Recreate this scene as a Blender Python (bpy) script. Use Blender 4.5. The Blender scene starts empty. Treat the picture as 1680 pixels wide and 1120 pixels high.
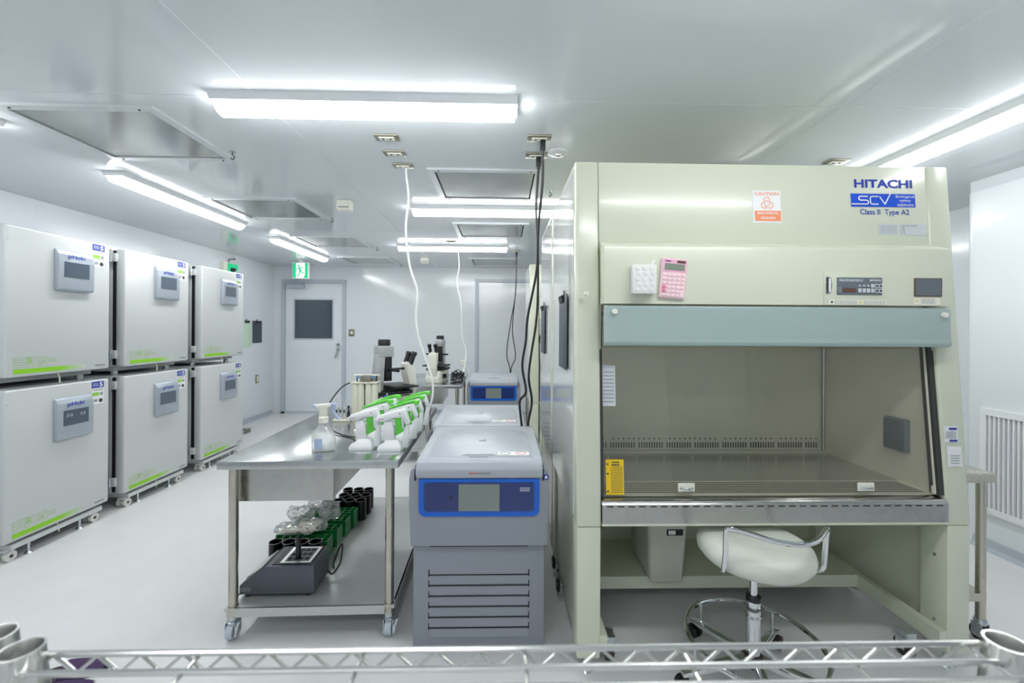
import bpy, bmesh, math, random
from mathutils import Vector, Matrix
random.seed(7)
PI = math.pi
S = bpy.context.scene
COL = S.collection

# ------------------------------------------------------------------ camera, world, exposure
cam_d = bpy.data.cameras.new('camera')
cam = bpy.data.objects.new('camera', cam_d); COL.objects.link(cam)
cam_d.sensor_fit = 'HORIZONTAL'; cam_d.sensor_width = 36.0
cam_d.lens = 692.0 / 1680.0 * 36.0
cam_d.shift_y = -20.0 / 1680.0
cam_d.clip_start = 0.02
cam_d.dof.use_dof = True; cam_d.dof.focus_distance = 2.6; cam_d.dof.aperture_fstop = 5.0
cam.matrix_world = (Matrix.Translation((0, 0, 1.33)) @ Matrix.Rotation(-math.radians(1.365), 4, 'Z')
                    @ Matrix.Rotation(PI / 2, 4, 'X') @ Matrix.Rotation(0.006, 4, 'Z'))
S.camera = cam
W = bpy.data.worlds.new('world'); S.world = W; W.use_nodes = True
W.node_tree.nodes['Background'].inputs[0].default_value = (0.8, 0.85, 0.9, 1)
W.node_tree.nodes['Background'].inputs[1].default_value = 0.3
S.view_settings.view_transform = 'Standard'; S.view_settings.look = 'None'
S.view_settings.exposure = 0.35; S.view_settings.gamma = 1.0
S.view_settings.use_curve_mapping = False
LAMP = 21.0

# ------------------------------------------------------------------ materials
def lin(c):
    c /= 255.0
    return c / 12.92 if c <= 0.04045 else ((c + 0.055) / 1.055) ** 2.4
def rgb(t): return (lin(t[0]), lin(t[1]), lin(t[2]), 1)
MATS = {}
def mat(name, c, rough=0.5, metal=0.0, spec=0.5, noise=0.0, nscale=20.0, stretch=None, bump=0.0, coat=0.0, alpha=None, emit=None, trans=0.0):
    m = bpy.data.materials.new(name); m.use_nodes = True
    nt = m.node_tree; b = nt.nodes['Principled BSDF']
    b.inputs['Base Color'].default_value = rgb(c)
    b.inputs['Roughness'].default_value = rough
    b.inputs['Metallic'].default_value = metal
    b.inputs['Specular IOR Level'].default_value = spec
    b.inputs['Coat Weight'].default_value = coat
    b.inputs['Coat Roughness'].default_value = 0.08
    if trans: b.inputs['Transmission Weight'].default_value = trans
    if emit:
        b.inputs['Emission Color'].default_value = rgb(c); b.inputs['Emission Strength'].default_value = emit
    if alpha is not None: b.inputs['Alpha'].default_value = alpha
    if noise or bump or stretch:
        tc = nt.nodes.new('ShaderNodeTexCoord'); mp = nt.nodes.new('ShaderNodeMapping')
        mp.inputs['Scale'].default_value = stretch or (1, 1, 1)
        nz = nt.nodes.new('ShaderNodeTexNoise'); nz.inputs['Scale'].default_value = nscale
        nz.inputs['Detail'].default_value = 3
        nt.links.new(tc.outputs['Object'], mp.inputs[0]); nt.links.new(mp.outputs[0], nz.inputs['Vector'])
        if noise:
            mr = nt.nodes.new('ShaderNodeMapRange')
            mr.inputs['From Min'].default_value = 0.3; mr.inputs['From Max'].default_value = 0.7
            mr.inputs['To Min'].default_value = 1 - noise; mr.inputs['To Max'].default_value = 1 + noise
            mx = nt.nodes.new('ShaderNodeVectorMath'); mx.operation = 'SCALE'
            mx.inputs[0].default_value = rgb(c)[:3]
            nt.links.new(nz.outputs['Fac'], mr.inputs['Value']); nt.links.new(mr.outputs[0], mx.inputs['Scale'])
            nt.links.new(mx.outputs[0], b.inputs['Base Color'])
            if metal > 0.5:
                r2 = nt.nodes.new('ShaderNodeMapRange')
                r2.inputs['From Min'].default_value = 0.3; r2.inputs['From Max'].default_value = 0.7
                r2.inputs['To Min'].default_value = rough * 0.8; r2.inputs['To Max'].default_value = rough * 1.25
                nt.links.new(nz.outputs['Fac'], r2.inputs['Value']); nt.links.new(r2.outputs[0], b.inputs['Roughness'])
        if bump:
            bp = nt.nodes.new('ShaderNodeBump'); bp.inputs['Strength'].default_value = bump; bp.inputs['Distance'].default_value = 0.002
            nt.links.new(nz.outputs['Fac'], bp.inputs['Height']); nt.links.new(bp.outputs[0], b.inputs['Normal'])
    MATS[name] = m
    return m
mat('wall', (226, 231, 235), 0.14, noise=0.01, nscale=2)
mat('ceil', (217, 222, 226), 0.075, noise=0.012, nscale=1.5, spec=0.5)
mat('seam', (236, 240, 243), 0.5)
mat('floor', (219, 220, 220), 0.38, noise=0.02, nscale=6, bump=0.02)
mat('cove', (176, 184, 193), 0.4)
mat('frame_grey', (188, 197, 206), 0.3)
mat('cream', (213, 218, 198), 0.25, noise=0.008, nscale=3, coat=0.15)
mat('cream_dark', (205, 210, 188), 0.35)
mat('side_gloss', (222, 226, 220), 0.07, coat=0.6)
mat('visor', (160, 180, 176), 0.18, coat=0.3)
mat('steel', (186, 186, 182), 0.20, metal=1.0, noise=0.05, nscale=30, stretch=(1, 14, 1))
mat('steel_in', (228, 225, 212), 0.30, metal=0.2, noise=0.015, nscale=12, stretch=(6, 1, 1))
mat('steel_bed', (190, 190, 184), 0.20, metal=0.7, noise=0.02, nscale=12, stretch=(6, 1, 1))
mat('steel_table', (190, 193, 193), 0.22, metal=1.0, noise=0.04, nscale=22, stretch=(12, 1, 1))
mat('steel_shelf', (196, 199, 197), 0.38, metal=0.55, noise=0.03, nscale=22, stretch=(12, 1, 1))
mat('steel_leg', (196, 192, 180), 0.25, metal=1.0, noise=0.04, nscale=20, stretch=(1, 1, 0.2))
mat('chrome', (222, 224, 226), 0.06, metal=1.0, noise=0.01, nscale=4)
mat('wire', (216, 217, 214), 0.22, metal=0.92, noise=0.02, nscale=10)
mat('zinc', (196, 204, 208), 0.25, metal=0.9, noise=0.05, nscale=40)
mat('caster_grey', (190, 200, 208), 0.4, noise=0.02, nscale=20)
mat('caster_white', (215, 215, 208), 0.45, noise=0.02, nscale=20)
mat('black', (26, 27, 30), 0.45, noise=0.05, nscale=30)
mat('black_gloss', (18, 18, 22), 0.18, noise=0.03, nscale=30)
mat('bucket', (14, 14, 17), 0.28, noise=0.06, nscale=30)
mat('bucket_rim', (150, 150, 154), 0.25, noise=0.03, nscale=30)
mat('rubber', (52, 42, 42), 0.55, noise=0.06, nscale=30)
mat('dark', (58, 58, 56), 0.5)
mat('slot', (24, 26, 26), 0.8)
mat('inc', (200, 204, 204), 0.28, noise=0.006, nscale=3, coat=0.1)
mat('inc_body', (190, 194, 195), 0.4)
mat('inc_panel', (172, 182, 192), 0.33, metal=0.25, noise=0.01, nscale=10)
mat('lcd', (86, 98, 112), 0.08, coat=0.5)
mat('lcd_digit', (206, 214, 220), 0.5)
mat('blue_ink', (24, 62, 178), 0.4)
mat('blue_logo', (20, 84, 214), 0.35)
mat('blue_sticker', (44, 66, 164), 0.4)
mat('white_ink', (238, 240, 240), 0.45)
mat('green_ink', (140, 206, 36), 0.45)
mat('green_ink2', (150, 200, 90), 0.45)
mat('ink', (70, 74, 78), 0.6)
mat('ink_soft', (150, 156, 160), 0.6)
mat('orange', (246, 150, 106), 0.5)
mat('orange_soft', (248, 172, 140), 0.5)
mat('paper', (238, 240, 240), 0.6)
mat('paper_grey', (204, 210, 214), 0.5)
mat('yellow', (244, 206, 20), 0.5)
mat('cf_lid', (172, 177, 185), 0.32, noise=0.006, nscale=5)
mat('cf_body', (148, 153, 162), 0.36, noise=0.008, nscale=6)
mat('cf_low', (142, 147, 155), 0.42, noise=0.008, nscale=6)
mat('cf_trim', (138, 143, 152), 0.4)
mat('cf_blue', (18, 98, 206), 0.25)
mat('cf_navy', (18, 46, 112), 0.15, coat=0.5)
mat('cf_screen', (128, 138, 134), 0.15)
mat('red_ink', (206, 62, 50), 0.5)
mat('white_plastic', (234, 236, 238), 0.3, noise=0.005, nscale=6)
mat('lamp_body', (226, 230, 232), 0.3)
mat('green_plastic', (104, 214, 76), 0.16, noise=0.12, nscale=40)
mat('green_rack', (26, 128, 62), 0.35, noise=0.06, nscale=30)
mat('rack_cream', (214, 214, 196), 0.4, noise=0.02, nscale=20)
mat('scope_cream', (226, 226, 214), 0.35, noise=0.01, nscale=10)
mat('scope_silver', (190, 192, 194), 0.3, metal=0.5)
mat('lens_blue', (110, 150, 200), 0.2)
mat('heatblock', (78, 84, 92), 0.42, noise=0.05, nscale=120)
mat('heat_top', (206, 208, 204), 0.3, metal=0.4)
mat('hole', (16, 18, 22), 0.6)
mat('stool', (216, 220, 210), 0.38, noise=0.01, nscale=12)
mat('bin', (198, 197, 184), 0.5, noise=0.02, nscale=10)
mat('pink', (248, 214, 220), 0.35)
mat('pink_top', (240, 186, 210), 0.3)
mat('pink_key', (252, 226, 230), 0.35)
mat('pink_red', (236, 130, 168), 0.35)
mat('lcd_calc', (134, 146, 130), 0.2)
mat('brown', (104, 76, 66), 0.3)
mat('holder', (232, 235, 232), 0.55)
mat('cable_white', (234, 236, 234), 0.4, noise=0.01, nscale=10)
mat('clip_dark', (70, 78, 88), 0.45, noise=0.03, nscale=20)
mat('clip_green', (206, 228, 206), 0.5)
mat('hepa', (170, 174, 172), 0.16, metal=0.55, noise=0.05, nscale=3)
mat('hepa_frame', (206, 211, 214), 0.25)
mat('plate_steel', (142, 140, 128), 0.35, metal=0.6, noise=0.04, nscale=30)
mat('ivory', (236, 236, 222), 0.4)
mat('glass_dark', (74, 88, 98), 0.06, coat=0.3)
mat('purple', (64, 40, 84), 0.7, noise=0.1, nscale=60)
mat('cream_cloth', (232, 226, 206), 0.6, noise=0.03, nscale=40)
mat('liquid_blue', (176, 194, 226), 0.3)
mat('box_grey', (104, 112, 120), 0.35)
mat('fan_grey', (206, 211, 214), 0.45)
mat('filter', (182, 187, 190), 0.8, noise=0.08, nscale=80)
mat('exit_white', (240, 250, 245), 0.4, emit=0.55)
mat('exit_green', (40, 205, 140), 0.4, emit=0.25)
m = mat('lens', (252, 253, 254), 0.4, emit=LAMP)

def node_mat(name):
    m = bpy.data.materials.new(name); m.use_nodes = True; nt = m.node_tree
    for n in list(nt.nodes):
        if n.type == 'BSDF_PRINCIPLED': nt.nodes.remove(n)
    MATS[name] = m
    return m, nt, [n for n in nt.nodes if n.type == 'OUTPUT_MATERIAL'][0]
def sheet_glass(name, tint, rough, gain, diffuse=None, dfac=0.0):
    m, nt, out = node_mat(name)
    tr = nt.nodes.new('ShaderNodeBsdfTransparent'); tr.inputs[0].default_value = rgb(tint)
    gl = nt.nodes.new('ShaderNodeBsdfGlossy'); gl.inputs['Roughness'].default_value = rough
    lw = nt.nodes.new('ShaderNodeLayerWeight'); lw.inputs[0].default_value = 0.5
    pw = nt.nodes.new('ShaderNodeMath'); pw.operation = 'POWER'; pw.inputs[1].default_value = 4.0
    fr = nt.nodes.new('ShaderNodeMath'); fr.operation = 'MULTIPLY_ADD'; fr.inputs[1].default_value = 0.85; fr.inputs[2].default_value = gain
    nt.links.new(lw.outputs['Facing'], pw.inputs[0]); nt.links.new(pw.outputs[0], fr.inputs[0])
    mx = nt.nodes.new('ShaderNodeMixShader')
    base = tr.outputs[0]
    if diffuse:
        df = nt.nodes.new('ShaderNodeBsdfDiffuse'); df.inputs[0].default_value = rgb(diffuse)
        m2 = nt.nodes.new('ShaderNodeMixShader'); m2.inputs[0].default_value = dfac
        nt.links.new(tr.outputs[0], m2.inputs[1]); nt.links.new(df.outputs[0], m2.inputs[2]); base = m2.outputs[0]
    nt.links.new(fr.outputs[0], mx.inputs[0]); nt.links.new(base, mx.inputs[1]); nt.links.new(gl.outputs[0], mx.inputs[2])
    nt.links.new(mx.outputs[0], out.inputs[0])
    return m
sheet_glass('glass', (252, 252, 248), 0.01, 0.055)
sheet_glass('bag', (250, 250, 250), 0.12, 0.10, (240, 244, 244), 0.22)
sheet_glass('bottle', (250, 251, 251), 0.06, 0.06, (242, 244, 244), 0.28)
# printed bar that fades out along its length (a flat print on the door)
m = mat('green_fade', (140, 206, 36), 0.45); nt = m.node_tree
tc = nt.nodes.new('ShaderNodeTexCoord'); sx = nt.nodes.new('ShaderNodeSeparateXYZ'); cr = nt.nodes.new('ShaderNodeValToRGB')
cr.color_ramp.elements[0].position = 0.05; cr.color_ramp.elements[0].color = rgb((140, 206, 36))
cr.color_ramp.elements[1].position = 1.0; cr.color_ramp.elements[1].color = rgb((200, 204, 204))
nt.links.new(tc.outputs['Generated'], sx.inputs[0]); nt.links.new(sx.outputs['Y'], cr.inputs[0])
nt.links.new(cr.outputs[0], nt.nodes['Principled BSDF'].inputs['Base Color'])

# ------------------------------------------------------------------ mesh helpers
def catmull(pts, n=6, closed=False):
    P = [Vector(p) for p in pts]; out = []
    L = len(P)
    rng = range(L) if closed else range(L - 1)
    for i in rng:
        p1 = P[i]; p2 = P[(i + 1) % L]
        p0 = P[i - 1] if (closed or i > 0) else p1
        p3 = P[(i + 2) % L] if (closed or i + 2 < L) else p2
        for k in range(n):
            t = k / n
            out.append(0.5 * ((2 * p1) + (-p0 + p2) * t + (2 * p0 - 5 * p1 + 4 * p2 - p3) * t * t + (-p0 + 3 * p1 - 3 * p2 + p3) * t ** 3))
    if not closed: out.append(P[-1])
    return out

class MB:
    def __init__(s): s.v = []; s.f = []
    def add(s, vs, fs, M=None):
        o = len(s.v)
        for v in vs: s.v.append(tuple(M @ Vector(v)) if M is not None else tuple(v))
        for f in fs: s.f.append([i + o for i in f])
        return s
    def box(s, x0, x1, y0, y1, z0, z1, M=None):
        vs = [(x, y, z) for z in (z0, z1) for y in (y0, y1) for x in (x0, x1)]
        return s.add(vs, [(0, 2, 3, 1), (4, 5, 7, 6), (0, 1, 5, 4), (2, 6, 7, 3), (0, 4, 6, 2), (1, 3, 7, 5)], M)
    def rbox(s, x0, x1, y0, y1, z0, z1, r=0.01, seg=2, M=None):
        bm = bmesh.new(); bmesh.ops.create_cube(bm, size=1)
        for v in bm.verts:
            v.co = Vector(((x0 + x1) / 2 + v.co.x * (x1 - x0), (y0 + y1) / 2 + v.co.y * (y1 - y0), (z0 + z1) / 2 + v.co.z * (z1 - z0)))
        bmesh.ops.bevel(bm, geom=bm.edges[:], offset=r, segments=seg, profile=0.5, affect='EDGES')
        return s.from_bm(bm, M)
    def from_bm(s, bm, M=None):
        bm.verts.index_update()
        s.add([v.co.copy() for v in bm.verts], [[v.index for v in f.verts] for f in bm.faces], M); bm.free(); return s
    def prism(s, prof, axis, a0, a1, M=None, r=0.0, seg=2):
        n = len(prof)
        def mk(p, a):
            if axis == 'x': return (a, p[0], p[1])
            if axis == 'y': return (p[0], a, p[1])
            return (p[0], p[1], a)
        vs = [mk(p, a0) for p in prof] + [mk(p, a1) for p in prof]
        fs = [list(range(n))[::-1], list(range(n, 2 * n))] + [[i, (i + 1) % n, n + (i + 1) % n, n + i] for i in range(n)]
        bm = bmesh.new(); bv = [bm.verts.new(v) for v in vs]
        for f in fs: bm.faces.new([bv[i] for i in f])
        bmesh.ops.recalc_face_normals(bm, faces=bm.faces[:])
        if r: bmesh.ops.bevel(bm, geom=bm.edges[:], offset=r, segments=seg, profile=0.5, affect='EDGES')
        return s.from_bm(bm, M)
    def cyl(s, p0, p1, r0, r1=None, n=16, caps=True, M=None):
        p0 = Vector(p0); p1 = Vector(p1); r1 = r0 if r1 is None else r1
        d = (p1 - p0).normalized(); u = d.orthogonal().normalized(); w = d.cross(u)
        vs = []
        for p, r in ((p0, r0), (p1, r1)):
            for i in range(n):
                a = 2 * PI * i / n; vs.append(p + (u * math.cos(a) + w * math.sin(a)) * r)
        fs = [[i, (i + 1) % n, n + (i + 1) % n, n + i] for i in range(n)]
        if caps: fs += [list(range(n))[::-1], list(range(n, 2 * n))]
        return s.add(vs, fs, M)
    def tube(s, pts, r, n=8, closed=False, M=None):
        P = [Vector(p) for p in pts]; L = len(P); vs = []; u = None
        for i in range(L):
            a = P[i - 1] if (closed or i > 0) else P[i]; b = P[(i + 1) % L] if (closed or i < L - 1) else P[i]
            d = (b - a).normalized()
            if u is None: u = d.orthogonal().normalized()
            else:
                u = u - d * u.dot(d)
                u = u.normalized() if u.length > 1e-6 else d.orthogonal().normalized()
            w = d.cross(u)
            for k in range(n):
                t = 2 * PI * k / n; vs.append(P[i] + (u * math.cos(t) + w * math.sin(t)) * r)
        fs = []
        for i in range(L if closed else L - 1):
            j = (i + 1) % L
            for k in range(n): fs.append([i * n + k, i * n + (k + 1) % n, j * n + (k + 1) % n, j * n + k])
        if not closed: fs += [list(range(n))[::-1], list(range((L - 1) * n, L * n))]
        return s.add(vs, fs, M)
    def lathe(s, prof, c=(0, 0, 0), n=20, sx=1, sy=1, M=None):
        vs = []; fs = []; L = len(prof)
        for r, z in prof:
            for k in range(n):
                a = 2 * PI * k / n; vs.append((c[0] + r * sx * math.cos(a), c[1] + r * sy * math.sin(a), c[2] + z))
        for i in range(L - 1):
            for k in range(n): fs.append([i * n + k, i * n + (k + 1) % n, (i + 1) * n + (k + 1) % n, (i + 1) * n + k])
        fs += [list(range(n))[::-1], list(range((L - 1) * n, L * n))]
        return s.add(vs, fs, M)
    def torus(s, c, R, r, n=40, m=8, axis='z', M=None):
        pts = []
        for i in range(n):
            a = 2 * PI * i / n; x, y = R * math.cos(a), R * math.sin(a)
            pts.append({'z': (c[0] + x, c[1] + y, c[2]), 'y': (c[0] + x, c[1], c[2] + y), 'x': (c[0], c[1] + x, c[2] + y)}[axis])
        return s.tube(pts, r, m, True, M)
    def quad(s, a, b, c, d): return s.add([a, b, c, d], [[0, 1, 2, 3]])
    def build(s, name, material, parent=None, smooth=35, loc=None, kind=None, label=None):
        me = bpy.data.meshes.new(name)
        me.from_pydata(s.v, [], s.f); me.update()
        if smooth:
            me.polygons.foreach_set('use_smooth', [True] * len(me.polygons)); me.set_sharp_from_angle(angle=math.radians(smooth))
        me.materials.append(MATS[material])
        o = bpy.data.objects.new(name, me); COL.objects.link(o)
        if parent is not None: o.parent = parent
        if loc: o.location = loc
        if kind: o['kind'] = kind
        if label: o['label'] = label
        return o
def thing(name, label, cat, loc=(0, 0, 0), rz=0.0, group=None, rot=None):
    o = bpy.data.objects.new(name, None); COL.objects.link(o); o.empty_display_size = 0.05
    o.location = loc; o.rotation_euler = rot or (0, 0, rz); o['label'] = label; o['category'] = cat
    if group: o['group'] = group
    return o
def tag(o, label, cat, group=None):
    o['label'] = label; o['category'] = cat
    if group: o['group'] = group
    return o
def struct(o): o['kind'] = 'structure'; return o
def copy_tree(o, parent=None, skip=()):
    c = o.copy(); COL.objects.link(c); c.parent = parent
    for ch in list(o.children):
        if ch.name.split('.')[0] in skip: continue
        copy_tree(ch, c, skip)
    return c
def B(*a, **k): return MB().box(*a, **k)
def R(*a, **k): return MB().rbox(*a, **k)

FACE = {'-y': lambda x, y: (x, 0, y), '+x': lambda x, y: (0, x, y), '+z': lambda x, y: (x, y, 0), '-x': lambda x, y: (0, -x, y), '-yb': lambda x, y: (x, 0, y)}
def text(name, body, c, w, h, material, parent, face='-y', bold=0.0, tilt=0.0, shear=0.0, label=None, spacing=1.0):
    cu = bpy.data.curves.new('t', 'FONT'); cu.body = body; cu.size = 1.0; cu.offset = bold; cu.space_character = spacing
    cu.resolution_u = 3; cu.align_x = 'CENTER'
    ob = bpy.data.objects.new('t', cu); COL.objects.link(ob)
    bpy.context.view_layer.update()
    me = bpy.data.meshes.new_from_object(ob.evaluated_get(bpy.context.evaluated_depsgraph_get()))
    xs = [v.co.x for v in me.vertices]; ys = [v.co.y for v in me.vertices]
    x0, x1, y0, y1 = min(xs), max(xs), min(ys), max(ys)
    ct, st = math.cos(tilt), math.sin(tilt)
    for v in me.vertices:
        x = ((v.co.x - x0) / (x1 - x0) - 0.5) * w; y = ((v.co.y - y0) / (y1 - y0) - 0.5) * h
        x += y * shear
        p = FACE[face](x, y)
        if tilt: p = (p[0], p[2] * st, p[2] * ct)          # lean back about the local x axis
        v.co = p
    bpy.data.objects.remove(ob); bpy.data.curves.remove(cu)
    me.materials.clear(); me.materials.append(MATS[material]); me.name = name
    o = bpy.data.objects.new(name, me); COL.objects.link(o); o.parent = parent; o.location = c
    if label: o['label'] = label
    return o
def print_lines(mb, x0, x1, z0, z1, rows, y=0.0, fill=0.55, seed=1, face='-y', M=None):
    rr = random.Random(seed); dz = (z1 - z0) / rows
    for i in range(rows):
        z = z1 - (i + 0.5) * dz; x = x0
        while x < x1:
            w = (x1 - x0) * rr.uniform(0.08, 0.3); e = min(x + w, x1)
            hh = dz * fill / 2
            pts = [(x, z - hh), (e, z - hh), (e, z + hh), (x, z + hh)]
            if face == '-y': vs = [(a, y, b) for a, b in pts]
            elif face == '+x': vs = [(y, a, b) for a, b in pts]
            else: vs = [(a, b, y) for a, b in pts]
            mb.add(vs, [[0, 1, 2, 3]], M); x = e + (x1 - x0) * 0.03
    return mb
def plate(x0, x1, z0, z1, y, t=0.001): return MB().box(x0, x1, y - t, y, z0, z1)

# ------------------------------------------------------------------ the room
CZ = 2.30; XL = -3.57; XR = 3.0; XR2 = 3.6; YB = 6.69; YF = -1.5
struct(B(XL - 0.1, XR2 + 0.1, YF - 0.1, YB + 0.1, -0.06, 0.0).build('floor', 'floor'))
ce = struct(B(XL - 0.1, XR2 + 0.1, YF - 0.1, YB + 0.1, CZ + 0.0012, CZ + 0.08).build('ceiling', 'seam'))
xs = [XL, -1.023, 1.464, XR2]; ys = [YF, 1.79, 4.25, YB]
g = 0.003
for i in range(3):
    for j in range(3):
        B(xs[i] + g, xs[i + 1] - g, ys[j] + g, ys[j + 1] - g, CZ, CZ + 0.0012).build('ceiling_panel', 'ceil', ce, smooth=0)
wl = struct(B(XL - 0.1, XL - 0.001, YF, YB + 0.1, 0, CZ).build('wall_left', 'wall'))
ys2 = [YF, -0.3, 0.9, 2.1, 3.3, 4.5, 5.65, YB]
for a, b in zip(ys2, ys2[1:]): B(XL - 0.001, XL, a + 0.0015, b - 0.0015, 0.0, CZ).build('wall_panel', 'wall', wl, smooth=0)
wb = struct(B(XL - 0.1, XR2 + 0.1, YB + 0.001, YB + 0.1, 0, CZ).build('wall_back', 'wall'))
xs2 = [XL, -2.44, -1.9, -1.35, -0.43, 0.47, 1.4, 2.5, XR2]
for a, b in zip(xs2, xs2[1:]): B(a + 0.0015, b - 0.0015, YB, YB + 0.001, 0.0, CZ).build('wall_panel', 'wall', wb, smooth=0)
struct(B(XR2, XR2 + 0.1, YF, YB + 0.1, 0, CZ).build('wall_right', 'wall'))
# the shaft that stands proud of the right wall, with a rounded far corner
r = 0.05; pr = [(XR2, YF), (XR, YF)] + [(XR + r - r * math.cos(a), 2.67 - r + r * math.sin(a)) for a in [k * PI / 12 for k in range(7)]] + [(XR2, 2.67)]
struct(MB().prism(pr, 'z', 0, 2.22).build('wall_shaft', 'wall'))
struct(MB().prism([(XR - 0.0, YF), (XR2, YF), (XR2, 2.67), (XR + 0.04, 2.67)], 'z', 2.22, CZ).build('trim_1', 'wall'))
struct(B(XL - 0.1, XR2 + 0.1, YF - 0.1, YF, 0, CZ).build('wall_front', 'wall'))
def cove(name, prof, axis, a0, a1):
    return struct(MB().prism(prof, axis, a0, a1).build(name, 'cove'))
cv = [(0.0, 0.0), (0.05, 0.0), (0.018, 0.018), (0.006, 0.06), (0.0, 0.06)]
cove('baseboard_left', [(XL + p, z) for p, z in cv], 'y', YF, YB - 0.06)
cove('baseboard_back', [(YB - p, z) for p, z in cv], 'x', -2.43, XR2)
cove('baseboard_right', [(XR - p, z) for p, z in cv], 'y', YF, 2.6)

# door in the back wall
d = struct(thing('door_1', 'white hinged steel door with a dark square window', 'door', (-3.44, YB, 0)))
del d['label']; del d['category']
fr = MB().box(0, 0.055, -0.03, 0, 0, 2.09).box(0.935, 0.99, -0.03, 0, 0, 2.09).box(0.055, 0.935, -0.03, 0, 2.03, 2.09)
fr.box(0, 0.99, -0.03, 0, 0, 0.03)
fr.build('door_frame', 'frame_grey', d)
lf = MB()
for a in ((0.06, 0.20, 0.03, 2.025), (0.79, 0.93, 0.03, 2.025), (0.20, 0.79, 0.03, 1.17), (0.20, 0.79, 1.77, 2.025)): lf.box(a[0], a[1], -0.018, 0.0, a[2], a[3])
leaf = lf.build('door_leaf', 'wall', d)
w = MB().box(0.185, 0.205, -0.026, -0.017, 1.15, 1.79).box(0.785, 0.805, -0.026, -0.017, 1.15, 1.79).box(0.205, 0.785, -0.026, -0.017, 1.15, 1.17).box(0.205, 0.785, -0.026, -0.017, 1.77, 1.79)
w.build('window_frame', 'frame_grey', leaf)
B(0.20, 0.79, -0.012, -0.008, 1.17, 1.77).build('pane', 'glass_dark', leaf)  # opaque pane; the darkness of the room behind is put into its colour
h = MB().cyl((0.885, -0.018, 1.07), (0.885, -0.05, 1.07), 0.025).cyl((0.885, -0.018, 1.0), (0.885, -0.05, 1.0), 0.022)
h.tube([(0.885, -0.055, 1.0), (0.875, -0.06, 0.96), (0.845, -0.065, 0.87)], 0.013); h.build('door_handle', 'zinc', leaf)
c = R(0.1, 0.36, -0.085, -0.02, 1.945, 2.01, r=0.006).box(0.06, 0.32, -0.065, -0.045, 2.015, 2.03); c.build('door_closer', 'frame_grey', leaf)
d2 = struct(thing('door_2', 'x', 'door', (-0.425, YB, 0))); del d2['label']; del d2['category']
B(0, 0.05, -0.03, 0, 0, 2.12).box(0.85, 0.90, -0.03, 0, 0, 2.12).box(0.05, 0.85, -0.03, 0, 2.07, 2.12).build('door_frame', 'frame_grey', d2)
B(0.055, 0.845, -0.014, 0, 0.01, 2.065).build('door_leaf', 'wall', d2)
# door frame and door reveal behind the camera, seen only as reflections
d3 = struct(thing('door_3', 'x', 'door', (1.9, YF, 0))); del d3['label']; del d3['category']
B(0, 0.06, 0, 0.03, 0, 2.1).box(0.94, 1.0, 0, 0.03, 0, 2.1).box(0.06, 0.94, 0, 0.03, 2.04, 2.1).build('door_frame', 'frame_grey', d3)
B(0.065, 0.935, 0, 0.014, 0.01, 2.035).build('door_leaf', 'frame_grey', d3)

# ventilation grille low on the shaft wall
vg = thing('air_return_grille', 'white air return grille with upright slats low on right wall', 'grille', (XR, 1.9, 0.22))
MB().box(-0.02, 0, 0, 0.66, 0.0, 0.035).box(-0.02, 0, 0, 0.66, 0.60, 0.64).box(-0.02, 0, 0, 0.035, 0.035, 0.60).box(-0.02, 0, 0.625, 0.66, 0.035, 0.60).build('frame', 'white_plastic', vg)
B(-0.003, 0, 0.035, 0.625, 0.035, 0.60).build('filter_mat', 'filter', vg)
sl = None
for k in range(24):
    if sl is None: sl = B(-0.016, -0.003, -0.004, 0.006, 0.035, 0.60).build('slat', 'white_plastic', vg)
    else: s2 = sl.copy(); COL.objects.link(s2); sl2 = s2; s2.location.y = 0
    (sl if k == 0 else s2).location = (0, 0.05 + k * 0.0243, 0)

# ------------------------------------------------------------------ ceiling fixtures
def make_lamp(L=1.27):
    t = thing('ceiling_light', '', 'light')
    MB().prism([(-0.075, 0), (0.075, 0), (0.058, -0.030), (-0.058, -0.030)], 'x', 0, L).build('housing', 'lamp_body', t)
    pr = [(0.052 * math.cos(a), -0.030 - 0.042 * math.sin(a)) for a in [k * PI / 8 for k in range(9)]]
    MB().prism(pr, 'x', 0.012, L - 0.012).build('diffuser', 'lens', t)
    return t
lamp0 = None
lamps = [((-1.21, 1.82), 0, 'long white ceiling light nearest the camera, running across the aisle'),
         ((-0.72, 3.38), 0, 'white ceiling light across the room behind the first hanging black cables'),
         ((-1.21, 4.92), 0, 'farthest white ceiling light running across the room, near back wall'),
         ((-2.42, 0.78), 1, 'ceiling light at the left picture edge above the first incubators'),
         ((-2.42, 2.68), 1, 'lengthwise ceiling light above the nearer left incubators'),
         ((-2.42, 4.53), 1, 'lengthwise ceiling light just before the green exit sign'),
         ((2.2, 1.42), 1, 'lengthwise ceiling light at upper right beside the big cabinet'),
         ((2.2, 3.4), 1, 'lengthwise ceiling light hidden behind the big cabinet at right'),
         ((0.28, 0.80), 0, 'ceiling light overhead in front of the big safety cabinet'),
         ((-1.3, -0.6), 0, 'added fill light overhead behind the wire shelf, out of view')]  # last lamp is an added fill behind the camera, out of view
for (x, y), dr, lb in lamps:
    o = make_lamp() if lamp0 is None else copy_tree(lamp0)
    lamp0 = lamp0 or o
    o.location = (x, y, CZ); o.rotation_euler = (0, 0, PI / 2 if dr else 0); o['label'] = lb; o['group'] = 'ceiling lights'
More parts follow.
